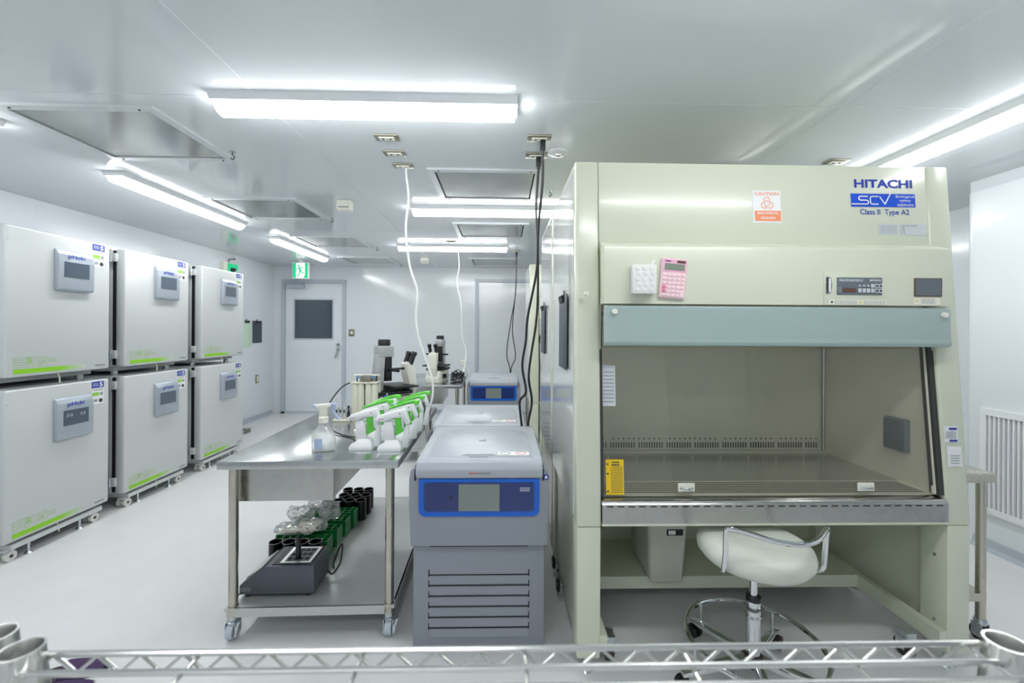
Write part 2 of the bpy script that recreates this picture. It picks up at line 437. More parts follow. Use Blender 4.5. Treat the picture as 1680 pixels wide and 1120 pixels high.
def make_hepa():
    t = thing('air_supply_panel', '', 'ceiling panel')
    a, b = 0.70, 0.60; f = 0.04; z = -0.012
    MB().box(0, a, 0, f, z, 0).box(0, a, b - f, b, z, 0).box(0, f, f, b - f, z, 0).box(a - f, a, f, b - f, z, 0).build('frame', 'hepa_frame', t)
    B(f, a - f, f, b - f, -0.002, 0).build('shadow_gap', 'slot', t)
    B(f + 0.010, a - f - 0.010, f + 0.010, b - f - 0.010, -0.006, -0.002).build('perforated_face', 'hepa', t)
    for px, py in ((0.07, 0.02), (0.63, 0.02), (0.07, 0.58), (0.63, 0.58)): MB().cyl((px, py, z), (px, py, z - 0.004), 0.005, n=8).build('screw', 'dark', t)
    return t
hp = None
for x, y, lb in [(-2.235, 1.88, 'largest grey air supply panel in ceiling, at upper left'), (-2.235, 3.18, 'second grey ceiling air panel from the camera in left row'),
                 (-2.235, 4.48, 'third grey ceiling air panel from the camera in left row'), (-2.235, 5.76, 'farthest grey ceiling air panel of left row near exit sign'),
                 (-0.46, 2.55, 'nearest grey ceiling air panel beside the hanging black cables'), (-0.46, 3.85, 'middle grey ceiling air panel of the row over the centrifuges'),
                 (-0.46, 5.76, 'farthest grey ceiling air panel above the back wall door')]:
    o = make_hepa() if hp is None else copy_tree(hp); hp = hp or o
    o.location = (x, y, CZ); o['label'] = lb; o['group'] = 'ceiling air supply panels'
def make_outlet():
    t = thing('ceiling_outlet', '', 'outlet')
    R(-0.06, 0.06, -0.036, 0.036, -0.008, 0, r=0.002).build('plate', 'plate_steel', t)
    f = B(-0.038, 0.038, -0.016, 0.016, -0.012, -0.007).build('socket_face', 'ivory', t)
    MB().cyl((-0.018, 0, -0.012), (-0.018, 0, -0.014), 0.006, n=8).build('socket_hole', 'dark', f)
    MB().cyl((0.018, 0, -0.012), (0.018, 0, -0.014), 0.006, n=8).build('socket_hole', 'dark', f)
    return t
ot = None
for x, y, lb in [(-0.588, 2.15, 'nearest of three steel ceiling outlets left of the hanging cables'), (-0.597, 2.34, 'middle of three steel ceiling outlets left of the hanging cables'),
                 (-0.592, 2.52, 'steel ceiling outlet that the white cord hangs from, third of three'), (0.183, 2.13, 'steel ceiling outlet holding the nearer black plug'),
                 (0.185, 2.34, 'steel ceiling outlet holding the farther black plug'), (1.90, 2.36, 'steel ceiling outlet above the right end of the big cabinet'),
                 (-0.57, 4.70, 'small far ceiling outlet just in front of the farthest cross light'), (-0.56, 5.20, 'far ceiling outlet that the thin white cord hangs from'), (0.165, 5.22, 'far ceiling outlet holding the distant black cables')]:
    o = make_outlet() if ot is None else copy_tree(ot); ot = ot or o
    o.location = (x, y, CZ); o['label'] = lb; o['group'] = 'ceiling outlets'
hk = None
for x, y, lb in [(-1.49, 2.36, 'tiny metal hook by the largest left ceiling air panel'), (-1.49, 3.72, 'tiny metal hook by the second left ceiling air panel'), (-1.49, 5.05, 'tiny metal hook by the third left ceiling air panel'),
                 (-1.49, 6.25, 'tiny metal hook by the farthest left ceiling air panel'), (0.33, 2.93, 'tiny metal hook beside the big cabinet, near black cables')]:
    if hk is None:
        o = thing('ceiling_hook', '', 'hook'); MB().cyl((0, 0, 0), (0, 0, -0.006), 0.016, n=12).build('base', 'zinc', o)
        MB().tube(catmull([(0, 0, -0.004), (0, 0, -0.02), (0.012, 0, -0.032), (0, 0, -0.044), (-0.01, 0, -0.036)], 4), 0.003, 6).build('hook', 'dark', o); hk = o
    else: o = copy_tree(hk)
    o.location = (x, y, CZ); o['label'] = lb; o['group'] = 'ceiling hooks'
for x, y, lb in [(-1.20, 3.24, 'cream box detector on ceiling between the two left panel rows'), (-1.06, 5.8, 'small far cream detector on ceiling near the back wall')]:
    t = thing('gas_detector', lb, 'detector', (x, y, CZ)); R(-0.055, 0.055, -0.03, 0.03, -0.075, 0, r=0.008).build('case', 'ivory', t)
    B(-0.04, 0.04, -0.032, -0.03, -0.06, -0.05).build('slot', 'ink_soft', t)
t = thing('emergency_downlight', 'white emergency downlight in ceiling beside the black plugs', 'light', (0.30, 2.30, CZ))
MB().lathe([(0.055, 0), (0.055, -0.006), (0.045, -0.012), (0.02, -0.016)]).build('cover', 'white_plastic', t); MB().lathe([(0.018, -0.014), (0.016, -0.022), (0.006, -0.026)]).build('lamp_lens', 'zinc', t)

# exit sign hanging at the door and the emergency sign on the left wall
t = thing('exit_sign', 'green and white running man exit sign over the door', 'sign', (-2.90, 6.15, CZ))
MB().box(-0.03, 0.03, -0.02, 0.02, -0.03, 0).build('hanger', 'white_plastic', t)
R(-0.12, 0.12, -0.02, 0.02, -0.262, -0.025, r=0.004).build('case', 'white_plastic', t)
B(-0.108, 0.108, -0.023, -0.02, -0.25, -0.037).build('sign_face', 'exit_white', t)
g1 = MB().box(-0.108, -0.060, -0.025, -0.023, -0.25, -0.037).box(0.066, 0.108, -0.025, -0.023, -0.18, -0.037)
g1.add([(0.066, -0.0245, -0.18), (0.066, -0.0245, -0.21), (0.04, -0.0245, -0.25), (0.108, -0.0245, -0.25), (0.108, -0.0245, -0.18)], [[0, 1, 2, 3, 4]]); g1.build('door_mark', 'exit_green', t)
mn = MB().cyl((-0.022, -0.023, -0.075), (-0.022, -0.0255, -0.075), 0.014, n=12)
def limb(pts, w=0.008):
    for (a, b), (c2, d2_) in zip(pts, pts[1:]):
        dx, dz = c2 - a, d2_ - b; l = math.hypot(dx, dz); nx, nz = -dz / l * w, dx / l * w
        mn.add([(a + nx, -0.0253, b + nz), (a - nx, -0.0253, b - nz), (c2 - nx, -0.0253, d2_ - nz), (c2 + nx, -0.0253, d2_ + nz)], [[0, 1, 2, 3]])
limb([(-0.016, -0.098), (0.005, -0.16)], 0.014); limb([(-0.016, -0.1), (-0.045, -0.115), (-0.055, -0.135)], 0.006); limb([(-0.005, -0.1), (0.03, -0.1), (0.04, -0.12)], 0.006)
limb([(0.004, -0.155), (0.03, -0.18), (0.055, -0.178)]); limb([(0.0, -0.155), (-0.018, -0.2), (-0.04, -0.24)])
mn.build('running_man', 'exit_green', t)
t = thing('emergency_sign', 'green emergency sign box with lamp high on left wall', 'sign', (XL, 5.55, 2.02))
R(0, 0.05, -0.13, 0.16, 0, 0.15, r=0.004).build('case', 'ivory', t)
B(0.05, 0.053, -0.06, 0.15, 0.01, 0.14).build('sign_face', 'exit_green', t)
MB().cyl((0.05, 0.02, 0.06), (0.10, 0.02, 0.06), 0.03, 0.02).build('lamp_head', 'dark', t)
MB().cyl((0.05, 0.07, 0.04), (0.08, 0.07, 0.04), 0.022).build('lamp_head', 'white_plastic', t)
MB().tube(catmull([(0.02, 0.0, 0.15), (0.03, 0.02, 0.2), (0.02, 0.14, 0.215), (0.0, 0.15, 0.23)], 5), 0.005, 6).build('conduit', 'dark', t)

# things on the walls
def clipboard(name, loc, rz, lab, c, w=0.23, h=0.32, pc=None):
    t = thing(name, lab, 'clipboard', loc, rz)
    R(-w / 2, w / 2, -0.008, -0.003, -h, 0, r=0.001).build('board', c, t)
    if pc: B(-w / 2 + 0.012, w / 2 - 0.012, -0.0095, -0.008, -h + 0.01, -0.03).build('paper', pc, t)
    MB().prism([(-0.008, 0.0), (-0.022, -0.004), (-0.016, -0.03), (-0.008, -0.034)], 'x', -0.05, 0.05).build('clip', 'black', t)
    MB().cyl((0, -0.003, 0.012), (0, 0, 0.012), 0.012, n=10).build('hook', 'black', t)
    return t
clipboard('clipboard', (XL, 6.235, 1.43), PI / 2, 'dark grey clipboard hanging on left wall beyond the incubators', 'clip_dark')
clipboard('clipboard', (XL, 5.98, 1.43), PI / 2, 'pale green sheet on clipboard half hidden behind the last incubator', 'clip_green', h=0.37)
t = thing('light_switch', 'steel light switch plate on back wall right of the door', 'switch', (-2.36, YB, 1.26))
R(-0.045, 0.045, -0.008, 0, -0.055, 0.055, r=0.002).build('plate', 'plate_steel', t); R(-0.018, 0.018, -0.014, -0.006, -0.022, 0.022, r=0.003).build('rocker', 'ivory', t)
t = thing('wall_outlet', 'steel outlet plate low on left wall near the corner', 'outlet', (XL, 6.24, 0.585))
R(0, 0.008, -0.038, 0.038, -0.06, 0.06, r=0.002).build('plate', 'plate_steel', t); R(0.006, 0.012, -0.018, 0.018, -0.042, 0.042, r=0.002).build('socket_face', 'ivory', t)
t = thing('floor_outlet_box', 'small steel outlet box on floor beyond the last incubator', 'outlet', (-3.26, 5.42, 0))
R(-0.06, 0.06, -0.05, 0.05, 0, 0.05, r=0.004).build('box', 'plate_steel', t); B(-0.04, 0.04, -0.053, -0.05, 0.012, 0.04).build('socket_face', 'frame_grey', t); MB().cyl((0, -0.053, 0.026), (0, -0.056, 0.026), 0.009, n=10).build('socket_hole', 'black', t)

# ------------------------------------------------------------------ safety cabinet
FT = math.atan2(0.095, 1.41)                                  # lean of the front
def fy(z): return 0.0 if z < 0.60 else (z - 0.60) * 0.095 / 1.41
def make_cabinet():
    t = thing('safety_cabinet', '', 'cabinet')
    D = 0.78; H = 2.01; WD = 1.543
    for s, x0 in ((0, 0.0), (1, 1.448)):
        x1 = x0 + 0.095
        MB().prism([(0, 0.575), (fy(H), H), (D, H), (D, 0.575)], 'x', x0, x1, r=0.010, seg=3).build('side_column', 'cream', t)
    for s in (0, 1):
        xo = -0.003 if s == 0 else WD
        p = MB().prism([(0.075, 0.60), (0.115, 1.985), (D - 0.03, 1.985), (D - 0.03, 0.60)], 'x', xo, xo + 0.003)
        p.build('outer_side_panel', 'side_gloss', t)
    # casing between the columns: top, back, plenum behind the front panel
    B(0.095, 1.448, 0.10, D, 1.99, 2.0).build('top_plate', 'cream', t)
    B(0.095, 1.448, 0.74, D, 0.575, 1.99).build('back_plate', 'cream', t)
    up = MB().prism([(fy(1.655) + 0.003, 1.655), (fy(H) + 0.003, 2.008), (fy(H) + 0.022, 2.008), (fy(1.655) + 0.022, 1.655)], 'x', 0.0955, 1.4475, r=0.002).build('upper_front_panel', 'cream', t)
    hood = MB().prism([(0.075, 1.68), (0.070, 1.678), (-0.002, 1.652), (-0.006, 1.642), (-0.006, 1.43), (0.09, 1.43), (0.09, 1.68)], 'x', 0.097, 1.451).build('hood', 'cream', t)
    B(0.10, 1.443, 0.09, 0.70, 1.40, 1.43).build('plenum_base', 'steel_in', t)
    vis = MB().prism([(-0.001, 1.424), (-0.010, 1.418), (-0.013, 1.300), (-0.017, 1.285), (-0.012, 1.272), (0.004, 1.268), (0.012, 1.285), (0.012, 1.424)], 'x', 0.099, 1.445, r=0.002).build('visor', 'visor', t)
    MB().cyl((0.135, -0.012, 1.40), (0.135, -0.024, 1.40), 0.010).build('screw', 'ivory', vis); MB().cyl((1.413, -0.012, 1.395), (1.413, -0.024, 1.395), 0.010).build('screw', 'ivory', vis)
    # sash glass
    gl = MB().prism([(0.025, 0.69), (0.088, 1.43), (0.093, 1.43), (0.030, 0.69)], 'x', 0.105, 1.428).build('sash_glass', 'glass', t)
    MB().prism([(0.0235, 0.69), (0.0865, 1.43), (0.0945, 1.43), (0.0315, 0.69)], 'x', 1.4245, 1.4285).build('glass_edge', 'ivory', gl)
    gy = lambda z: 0.025 + (z - 0.69) * 0.063 / 0.74
    for hx in (0.43, 1.142):
        MB().rbox(hx - 0.033, hx + 0.033, gy(0.72) - 0.008, gy(0.72) - 0.001, 0.703, 0.737, r=0.003).build('sash_handle', 'ivory', gl)
        MB().tube(catmull([(hx - 0.024, gy(0.72) - 0.006, 0.718), (hx, gy(0.72) - 0.024, 0.716), (hx + 0.024, gy(0.72) - 0.006, 0.718)], 5), 0.005, 8).build('grip', 'chrome', gl)
    yl = MB().prism([(gy(0.69) - 0.0025, 0.692), (gy(0.825) - 0.0025, 0.825), (gy(0.825) - 0.001, 0.825), (gy(0.69) - 0.001, 0.692)], 'x', 0.117, 0.187).build('warning_sticker', 'yellow', gl, label='yellow warning sticker')
    pm = MB(); M = Matrix.Translation((0, gy(0.69) - 0.003, 0)) @ Matrix.Translation((0, 0, 0.69)) @ Matrix.Rotation(-math.atan2(0.063, 0.74), 4, 'X') @ Matrix.Translation((0, 0, -0.69))
    print_lines(pm, 0.136, 0.182, 0.698, 0.80, 16, 0.0, 0.35, 3, M=M); print_lines(pm, 0.14, 0.17, 0.80, 0.82, 2, 0.0, 0.6, 4, M=M)
    for zz in (0.705, 0.772, 0.808): pm.add([(0.120, 0, zz - 0.003), (0.128, 0, zz - 0.003), (0.128, 0, zz + 0.003), (0.120, 0, zz + 0.003)], [[0, 1, 2, 3]], M)
    pm.build('print', 'ink', yl, smooth=0)
    sh = MB().prism([(gy(1.03) - 0.0022, 1.03), (gy(1.19) - 0.0022, 1.19), (gy(1.19) - 0.001, 1.19), (gy(1.03) - 0.001, 1.03)], 'x', 0.106, 0.160).build('notice_sheet', 'paper_grey', gl)
    pm = MB(); print_lines(pm, 0.11, 0.155, 1.04, 1.17, 9, gy(1.03) - 0.003, 0.3, 8, M=None); 
    for i, v in enumerate(pm.v): pm.v[i] = (v[0], gy(v[2]) - 0.003, v[2])
    pm.build('print', 'ink_soft', sh, smooth=0)
    for x0, x1 in ((0.0955, 0.106), (1.427, 1.4475)):
        MB().prism([(0.012, 0.69), (0.075, 1.43), (0.11, 1.43), (0.05, 0.69)], 'x', x0, x1).build('sash_channel', 'dark', t)
    B(1.419, 1.424, 0.03, 0.036, 0.69, 0.72).build('sash_stop', 'ivory', t)
    # work chamber
    ch = B(0.0955, 1.4475, 0.63, 0.64, 0.66, 1.43).build('chamber_back_wall', 'steel_in', t)
    sm = MB()
    for i in range(93):
        x = 0.14 + i * 0.0137
        if int(i / 11) % 1 == 0 and i % 11 == 10: continue
        sm.box(x, x + 0.0055, 0.6285, 0.630, 0.704, 0.733)
        if i % 2 == 0: sm.cyl((x + 0.002, 0.630, 0.753), (x + 0.002, 0.6285, 0.753), 0.0042, n=6)
    sm.build('suction_slots', 'slot', ch, smooth=0, kind='stuff')
    B(0.0955, 1.4475, 0.60, 0.63, 0.682, 0.694).build('rear_ledge', 'steel_in', t)
    rw = B(1.442, 1.4475, 0.06, 0.63, 0.66, 1.43).build('chamber_side_wall', 'steel_in', t)
    B(0.0955, 0.101, 0.06, 0.63, 0.66, 1.43).build('chamber_side_wall', 'steel_in', t)
    MB().cyl((1.435, 0.622, 0.694), (1.435, 0.622, 1.43), 0.008, n=10).build('corner_bead', 'steel', t)
    sk = R(1.418, 1.4425, 0.145, 0.246, 0.815, 0.955, r=0.004).build('socket_box', 'box_grey', t); R(1.409, 1.419, 0.152, 0.239, 0.822, 0.948, r=0.003).build('socket_cover', 'heatblock', sk)
    B(0.0955, 1.4475, 0.18, 0.63, 0.66, 0.682).build('work_surface', 'steel_bed', t)
    gr = B(0.0955, 1.4475, 0.035, 0.19, 0.672, 0.684).build('front_grille', 'steel_in', t)
    gm = MB()
    for j in range(6):
        for i in range(120):
            x = 0.125 + i * 0.0108; y = 0.058 + j * 0.021; q = 0.0050
            gm.add([(x, y, 0.6846), (x + 0.0062, y, 0.6846), (x + 0.0062 - q, y + 0.015, 0.6846), (x - q, y + 0.015, 0.6846)], [[0, 1, 2, 3]])
    gm.build('grille_perforation', 'slot', gr, smooth=0, kind='stuff')
    MB().prism([(0.0, 0.672), (0.004, 0.676), (0.04, 0.684), (0.04, 0.66), (0.0, 0.66)], 'x', 0.0955, 1.4475).build('sill', 'steel', t)
    fp = MB().prism([(0.0, 0.668), (-0.004, 0.664), (-0.004, 0.592), (0.03, 0.592), (0.03, 0.668)], 'x', 0.0965, 1.4465).build('front_panel', 'steel', t)
    s0 = None
    for k in range(32):
        if s0 is None: s0 = B(0, 0.025, -0.0052, -0.004, 0.655, 0.6585).build('vent_slot', 'slot', fp, smooth=0); s = s0
        else: s = s0.copy(); COL.objects.link(s)
        s.location = (0.113 + k * 0.0415, 0, 0)
    B(0.0965, 1.4465, -0.003, 0.74, 0.582, 0.592).build('chamber_base', 'cream', t)
    # stand
    for x0, x1 in ((0.003, 0.092), (1.451, 1.540)):
        MB().prism([(x0, 0.002), (x1, 0.002), (x1, 0.11), (x0, 0.11)], 'z', 0.075, 0.575, r=0.004).build('leg', 'cream', t)
        B(x0, x1, 0.69, D, 0.075, 0.575).build('leg', 'cream', t)
        xp = 0.012 if x0 < 0.5 else 1.505
        B(xp, xp + 0.025, 0.11, 0.69, 0.09, 0.575).build('side_skirt', 'cream', t)
        xr0, xr1 = (0.092, 0.12) if x0 < 0.5 else (1.423, 1.451)
        B(xr0, xr1, 0.004, 0.39, 0.105, 0.162).build('base_rail', 'cream', t)
        fx = (x0 + x1) / 2
        MB().cyl((fx, 0.05, 0.012), (fx, 0.05, 0.08), 0.010, n=10).cyl((fx, 0.05, 0.0), (fx, 0.05, 0.012), 0.028, 0.018, n=14).build('levelling_foot', 'zinc', t)
        MB().cyl((fx, 0.73, 0.012), (fx, 0.73, 0.08), 0.010, n=10).cyl((fx, 0.73, 0.0), (fx, 0.73, 0.012), 0.028, 0.018, n=14).build('levelling_foot', 'zinc', t)
        cx = 0.15 if x0 < 0.5 else 1.378
        for cy in (0.10, 0.60):
            k = MB().box(cx - 0.02, cx + 0.02, cy - 0.03, cy + 0.03, 0.075, 0.105).box(cx - 0.022, cx - 0.017, cy - 0.02, cy + 0.02, 0.03, 0.08).box(cx + 0.017, cx + 0.022, cy - 0.02, cy + 0.02, 0.03, 0.08).build('caster', 'zinc', t)
            MB().cyl((cx - 0.014, cy, 0.037), (cx + 0.014, cy, 0.037), 0.037, n=18).build('wheel', 'rubber', k)
        sc = MB()
        if x0 > 0.5:
            for zz in (0.18, 0.44): sc.cyl((1.4515, 0.05, zz), (1.447, 0.05, zz), 0.006, n=8)
            sc.build('screw', 'zinc', t)
    B(0.092, 1.451, 0.385, 0.74, 0.105, 0.162).build('base_plate', 'cream', t)
    B(0.092, 1.451, 0.74, 0.755, 0.162, 0.582).build('stand_back_panel', 'cream_dark', t)
    MB().cyl((0.035, 0.006, 1.47), (0.035, -0.002 + fy(1.47) - 0.02, 1.47), 0.008, n=10).build('screw', 'ivory', t)
    for cy, cz_ in ((0.52, 0.045), (0.70, 0.060)):
        k = MB().torus((0.0, cy, cz_), 0.026, 0.008, 22, 8, 'x').build('side_caster', 'black', t); MB().cyl((-0.006, cy, cz_), (0.03, cy, cz_), 0.010, n=12).build('hub', 'paper_grey', k)
    return t, up, hood
cab, upper, hood = make_cabinet()
# lettering and labels on the upper front panel
def on_panel(z): return fy(z) + 0.0018
Mp = lambda z: None
text('lettering', 'HITACHI', (1.268, on_panel(1.935), 1.935), 0.243, 0.036, 'blue_ink', upper, bold=0.032, tilt=FT, label='blue maker lettering')
text('lettering', 'Class II  Type A2', (1.268, on_panel(1.812), 1.814), 0.205, 0.030, 'blue_ink', upper, tilt=FT, bold=0.008)
def panel_plate(name, x0, x1, z0, z1, off, m, par, label=None):
    b = MB(); ya = on_panel(z0) - off; yb = on_panel(z1) - off
    b.add([(x0, ya, z0), (x1, ya, z0), (x1, yb, z1), (x0, yb, z1), (x0, ya + 0.0008, z0), (x1, ya + 0.0008, z0), (x1, yb + 0.0008, z1), (x0, yb + 0.0008, z1)],
          [[0, 1, 2, 3], [7, 6, 5, 4], [0, 4, 5, 1], [1, 5, 6, 2], [2, 6, 7, 3], [3, 7, 4, 0]])
    return b.build(name, m, par, smooth=0, label=label)
bl = panel_plate('logo_plate', 1.130, 1.398, 1.838, 1.893, 0.0003, 'blue_logo', upper, 'blue logo plate with white lettering')
# the white logo line "SCV" drawn as a stroke that runs in from the plate's left edge
def stroke(pts, w, m, par, name, off=0.002):
    b = MB(); M = []
    P = [Vector((p[0], p[1])) for p in pts]; n = len(P); Lf = []; Rt = []
    for i in range(n):
        a = P[max(i - 1, 0)]; c = P[min(i + 1, n - 1)]; d = (c - a).normalized(); nn = Vector((-d.y, d.x)) * w / 2
        Lf.append(P[i] + nn); Rt.append(P[i] - nn)
    for i in range(n - 1):
        q = [Lf[i], Lf[i + 1], Rt[i + 1], Rt[i]]
        b.add([(v.x, on_panel(v.y) - off, v.y) for v in q], [[0, 1, 2, 3]])
    return b.build(name, m, par, smooth=0)
Sx = lambda u: 1.130 + u * 0.268; Sz = lambda v: 1.838 + v * 0.055
arc = lambda cx, cy, rx, ry, a0, a1, n=7: [(Sx(cx + rx * math.cos(math.radians(a0 + (a1 - a0) * k / n))), Sz(cy + ry * math.sin(math.radians(a0 + (a1 - a0) * k / n)))) for k in range(n + 1)]
stroke([(Sx(0.0), Sz(0.20))] + arc(0.235, 0.345, 0.03, 0.145, -90, 90) + arc(0.145, 0.635, 0.03, 0.145, 270, 90) + [(Sx(0.26), Sz(0.78))], 0.0048, 'white_ink', bl, 'lettering')
stroke([(Sx(0.42), Sz(0.78))] + arc(0.325, 0.635, 0.03, 0.145, 90, 180, 4) + arc(0.325, 0.345, 0.03, 0.145, 180, 270, 4) + [(Sx(0.42), Sz(0.20))], 0.0048, 'white_ink', bl, 'lettering')
stroke([(Sx(0.44), Sz(0.78)), (Sx(0.52), Sz(0.20))], 0.0048, 'white_ink', bl, 'lettering'); stroke([(Sx(0.52), Sz(0.20)), (Sx(0.61), Sz(0.99))], 0.0048, 'white_ink', bl, 'lettering')
for k, (b_, wd) in enumerate((('Biological', 0.077), ('safety', 0.048), ('cabinets', 0.068))):
    z = 1.8805 - k * 0.0162; text('lettering', b_, (1.354, on_panel(z) - 0.0022, z), wd, 0.0135, 'white_ink', bl, tilt=FT)
ca = panel_plate('caution_sticker', 0.722, 0.838, 1.766, 1.900, 0.0003, 'paper', upper, 'orange and white biohazard caution sticker')
text('lettering', 'CAUTION', (0.78, on_panel(1.886) - 0.002, 1.886), 0.100, 0.014, 'orange_soft', ca, tilt=FT, bold=0.02)
cb = panel_plate('hazard_band', 0.730, 0.836, 1.774, 1.816, 0.0016, 'orange', ca)
text('lettering', 'BIOLOGICAL', (0.783, on_panel(1.806) - 0.003, 1.806), 0.086, 0.010, 'white_ink', cb, tilt=FT, bold=0.02)
text('lettering', 'HAZARD', (0.783, on_panel(1.786) - 0.003, 1.786), 0.060, 0.010, 'white_ink', cb, tilt=FT, bold=0.02)
bh = MB(); cz = 1.846; ccx = 0.781
def ring(cx_, cz_, r, w, a0=0, a1=360, n=18):
    for k in range(n):
        q = [math.radians(a0 + (a1 - a0) * (k + e) / n) for e in (0, 1)]
        pts = [(r - w, q[0]), (r + w, q[0]), (r + w, q[1]), (r - w, q[1])]
        bh.add([(cx_ + a * math.cos(b), on_panel(cz_ + a * math.sin(b)) - 0.0018, cz_ + a * math.sin(b)) for a, b in pts], [[0, 1, 2, 3]])
ring(ccx, cz, 0.011, 0.0013)
for a in (90, 210, 330): ring(ccx + 0.0135 * math.cos(math.radians(a)), cz + 0.0135 * math.sin(math.radians(a)), 0.0125, 0.0018, a + 30 - 180 + 30 + 120 - 150 - 130 + 180, a + 130 + 180 - 180 + 0 + 0)
bh.build('biohazard_mark', 'orange_soft', ca, smooth=0)
p1 = panel_plate('rating_plate', 1.240, 1.322, 1.722, 1.768, 0.0003, 'paper_grey', upper); p2 = panel_plate('rating_plate', 1.332, 1.437, 1.722, 1.768, 0.0003, 'paper_grey', upper)
pm = MB(); print_lines(pm, 1.245, 1.315, 1.727, 1.763, 6, 0, 0.3, 2); 
for i, v in enumerate(pm.v): pm.v[i] = (v[0], on_panel(v[2]) - 0.001, v[2])
pm.build('print', 'ink_soft', p1, smooth=0)
pm = MB(); print_lines(pm, 1.336, 1.398, 1.757, 1.765, 2, 0, 0.4, 5); print_lines(pm, 1.336, 1.348, 1.727, 1.757, 6, 0, 0.4, 6)
for i, v in enumerate(pm.v): pm.v[i] = (v[0], on_panel(v[2]) - 0.001, v[2])
pm.build('print', 'ink_soft', p2, smooth=0)
# controls on the hood (front face at y = -0.006)
HY = -0.006
cp = R(0.945, 1.190, HY - 0.003, HY, 1.430, 1.558, r=0.001).build('control_frame', 'cream', hood)
dk = R(0.995, 1.172, HY - 0.006, HY - 0.002, 1.470, 1.537, r=0.0015).build('control_panel', 'box_grey', hood, label='dark control panel with display and keys')
text('lettering', 'HITACHI', (1.143, HY - 0.0066, 1.5265), 0.042, 0.008, 'white_ink', dk, bold=0.02)
pm = MB(); print_lines(pm, 1.002, 1.095, 1.521, 1.531, 2, HY - 0.0066, 0.6, 9); pm.build('print', 'paper_grey', dk, smooth=0)
pm = MB(); print_lines(pm, 0.997, 1.012, 1.478, 1.5, 3, HY - 0.0066, 0.2, 9); pm.build('print', 'paper_grey', dk, smooth=0)
B(1.016, 1.068, HY - 0.0068, HY - 0.006, 1.479, 1.496).build('display', 'brown', dk)
for k in range(3): R(1.077 + k * 0.0165, 1.090 + k * 0.0165, HY - 0.008, HY - 0.006, 1.479, 1.495, r=0.001).build('button', 'paper_grey', dk)
for k in range(3): R(1.078 + k * 0.0165, 1.088 + k * 0.0165, HY - 0.0075, HY - 0.006, 1.503, 1.508, r=0.0005).build('indicator', 'paper_grey', dk)
for i in range(3):
    for j in range(2):
        b = R(1.1265 + i * 0.0155, 1.139 + i * 0.0155, HY - 0.008, HY - 0.006, 1.479 + j * 0.0185, 1.494 + j * 0.0185, r=0.001).build('button', 'paper_grey', dk)
        if i: MB().cyl((1.1327 + i * 0.0155, HY - 0.008, 1.4865 + j * 0.0185), (1.1327 + i * 0.0155, HY - 0.0088, 1.4865 + j * 0.0185), 0.0045, n=10).build('button_mark', 'dark', b)
ga = MB().prism([(0.951, 1.475), (0.957, 1.472), (0.971, 1.478), (0.976, 1.506), (0.971, 1.534), (0.957, 1.54), (0.951, 1.537)], 'y', HY - 0.006, HY - 0.002).build('pressure_gauge', 'zinc', hood)
B(0.9545, 0.9605, HY - 0.0075, HY - 0.006, 1.478, 1.534).build('scale_strip', 'dark', ga); B(0.961, 0.969, HY - 0.0075, HY - 0.006, 1.480, 1.532).build('scale', 'white_ink', ga)  # dark strip beside the gauge's white scale
ls = B(0.965, 1.190, HY - 0.0045, HY - 0.003, 1.433, 1.451).build('instruction_label', 'ivory', hood)
pm = MB(); print_lines(pm, 0.985, 1.075, 1.435, 1.449, 4, HY - 0.005, 0.35, 12); print_lines(pm, 1.10, 1.186, 1.435, 1.449, 4, HY - 0.005, 0.35, 13); pm.build('print', 'ink_soft', ls, smooth=0)
B(0.972, 0.979, HY - 0.005, HY - 0.0045, 1.438, 1.446).build('mark', 'dark', ls); B(1.084, 1.091, HY - 0.005, HY - 0.0045, 1.438, 1.446).build('mark', 'yellow', ls)
B(1.302, 1.411, HY - 0.003, HY, 1.466, 1.537).build('status_screen', 'brown', hood, label='dark square status screen'); B(1.306, 1.407, HY - 0.004, HY - 0.003, 1.470, 1.534).build('screen_glass', 'box_grey', hood)
l2 = B(1.302, 1.406, HY - 0.001, HY, 1.434, 1.461).build('instruction_label', 'ivory', hood); pm = MB(); print_lines(pm, 1.33, 1.385, 1.438, 1.458, 4, HY - 0.0015, 0.35, 15); pm.build('print', 'ink_soft', l2, smooth=0)
B(1.309, 1.314, HY - 0.002, HY - 0.001, 1.445, 1.451).build('mark', 'yellow', l2)
# stickers on the right column
rs = MB().prism([(fy(0.9) - 0.001, 0.895), (fy(0.96) - 0.001, 0.958), (fy(0.96), 0.958), (fy(0.9), 0.895)], 'x', 1.455, 1.510).build('seal_sticker', 'paper', cab)
for z in (0.948, 0.902): B(1.475, 1.505, fy(z) - 0.003, fy(z) - 0.001, z - 0.004, z + 0.004).build('mark', 'blue_sticker', rs)
pm = MB(); print_lines(pm, 1.459, 1.50, 0.91, 0.94, 4, fy(0.9) - 0.002, 0.4, 21); pm.build('print', 'ink_soft', rs, smooth=0)
r2 = MB().prism([(fy(0.8) - 0.001, 0.802), (fy(0.88) - 0.001, 0.880), (fy(0.88), 0.880), (fy(0.8), 0.802)], 'x', 1.462, 1.520).build('paper_tag', 'paper', cab)
pm = MB(); print_lines(pm, 1.472, 1.51, 0.81, 0.85, 4, fy(0.8) - 0.0015, 0.3, 22); pm.build('print', 'ink_soft', r2, smooth=0)
cab.location = (0.29, 1.60, 0); cab['label'] = 'cream biological safety cabinet nearest the camera, with glass sash'; cab['group'] = 'safety cabinets'
SK = ('lettering', 'print', 'button', 'indicator', 'vent_slot', 'rating_plate', 'caution_sticker', 'logo_plate', 'instruction_label', 'seal_sticker', 'paper_tag', 'screw', 'control_panel', 'pressure_gauge', 'grille_perforation', 'suction_slots')
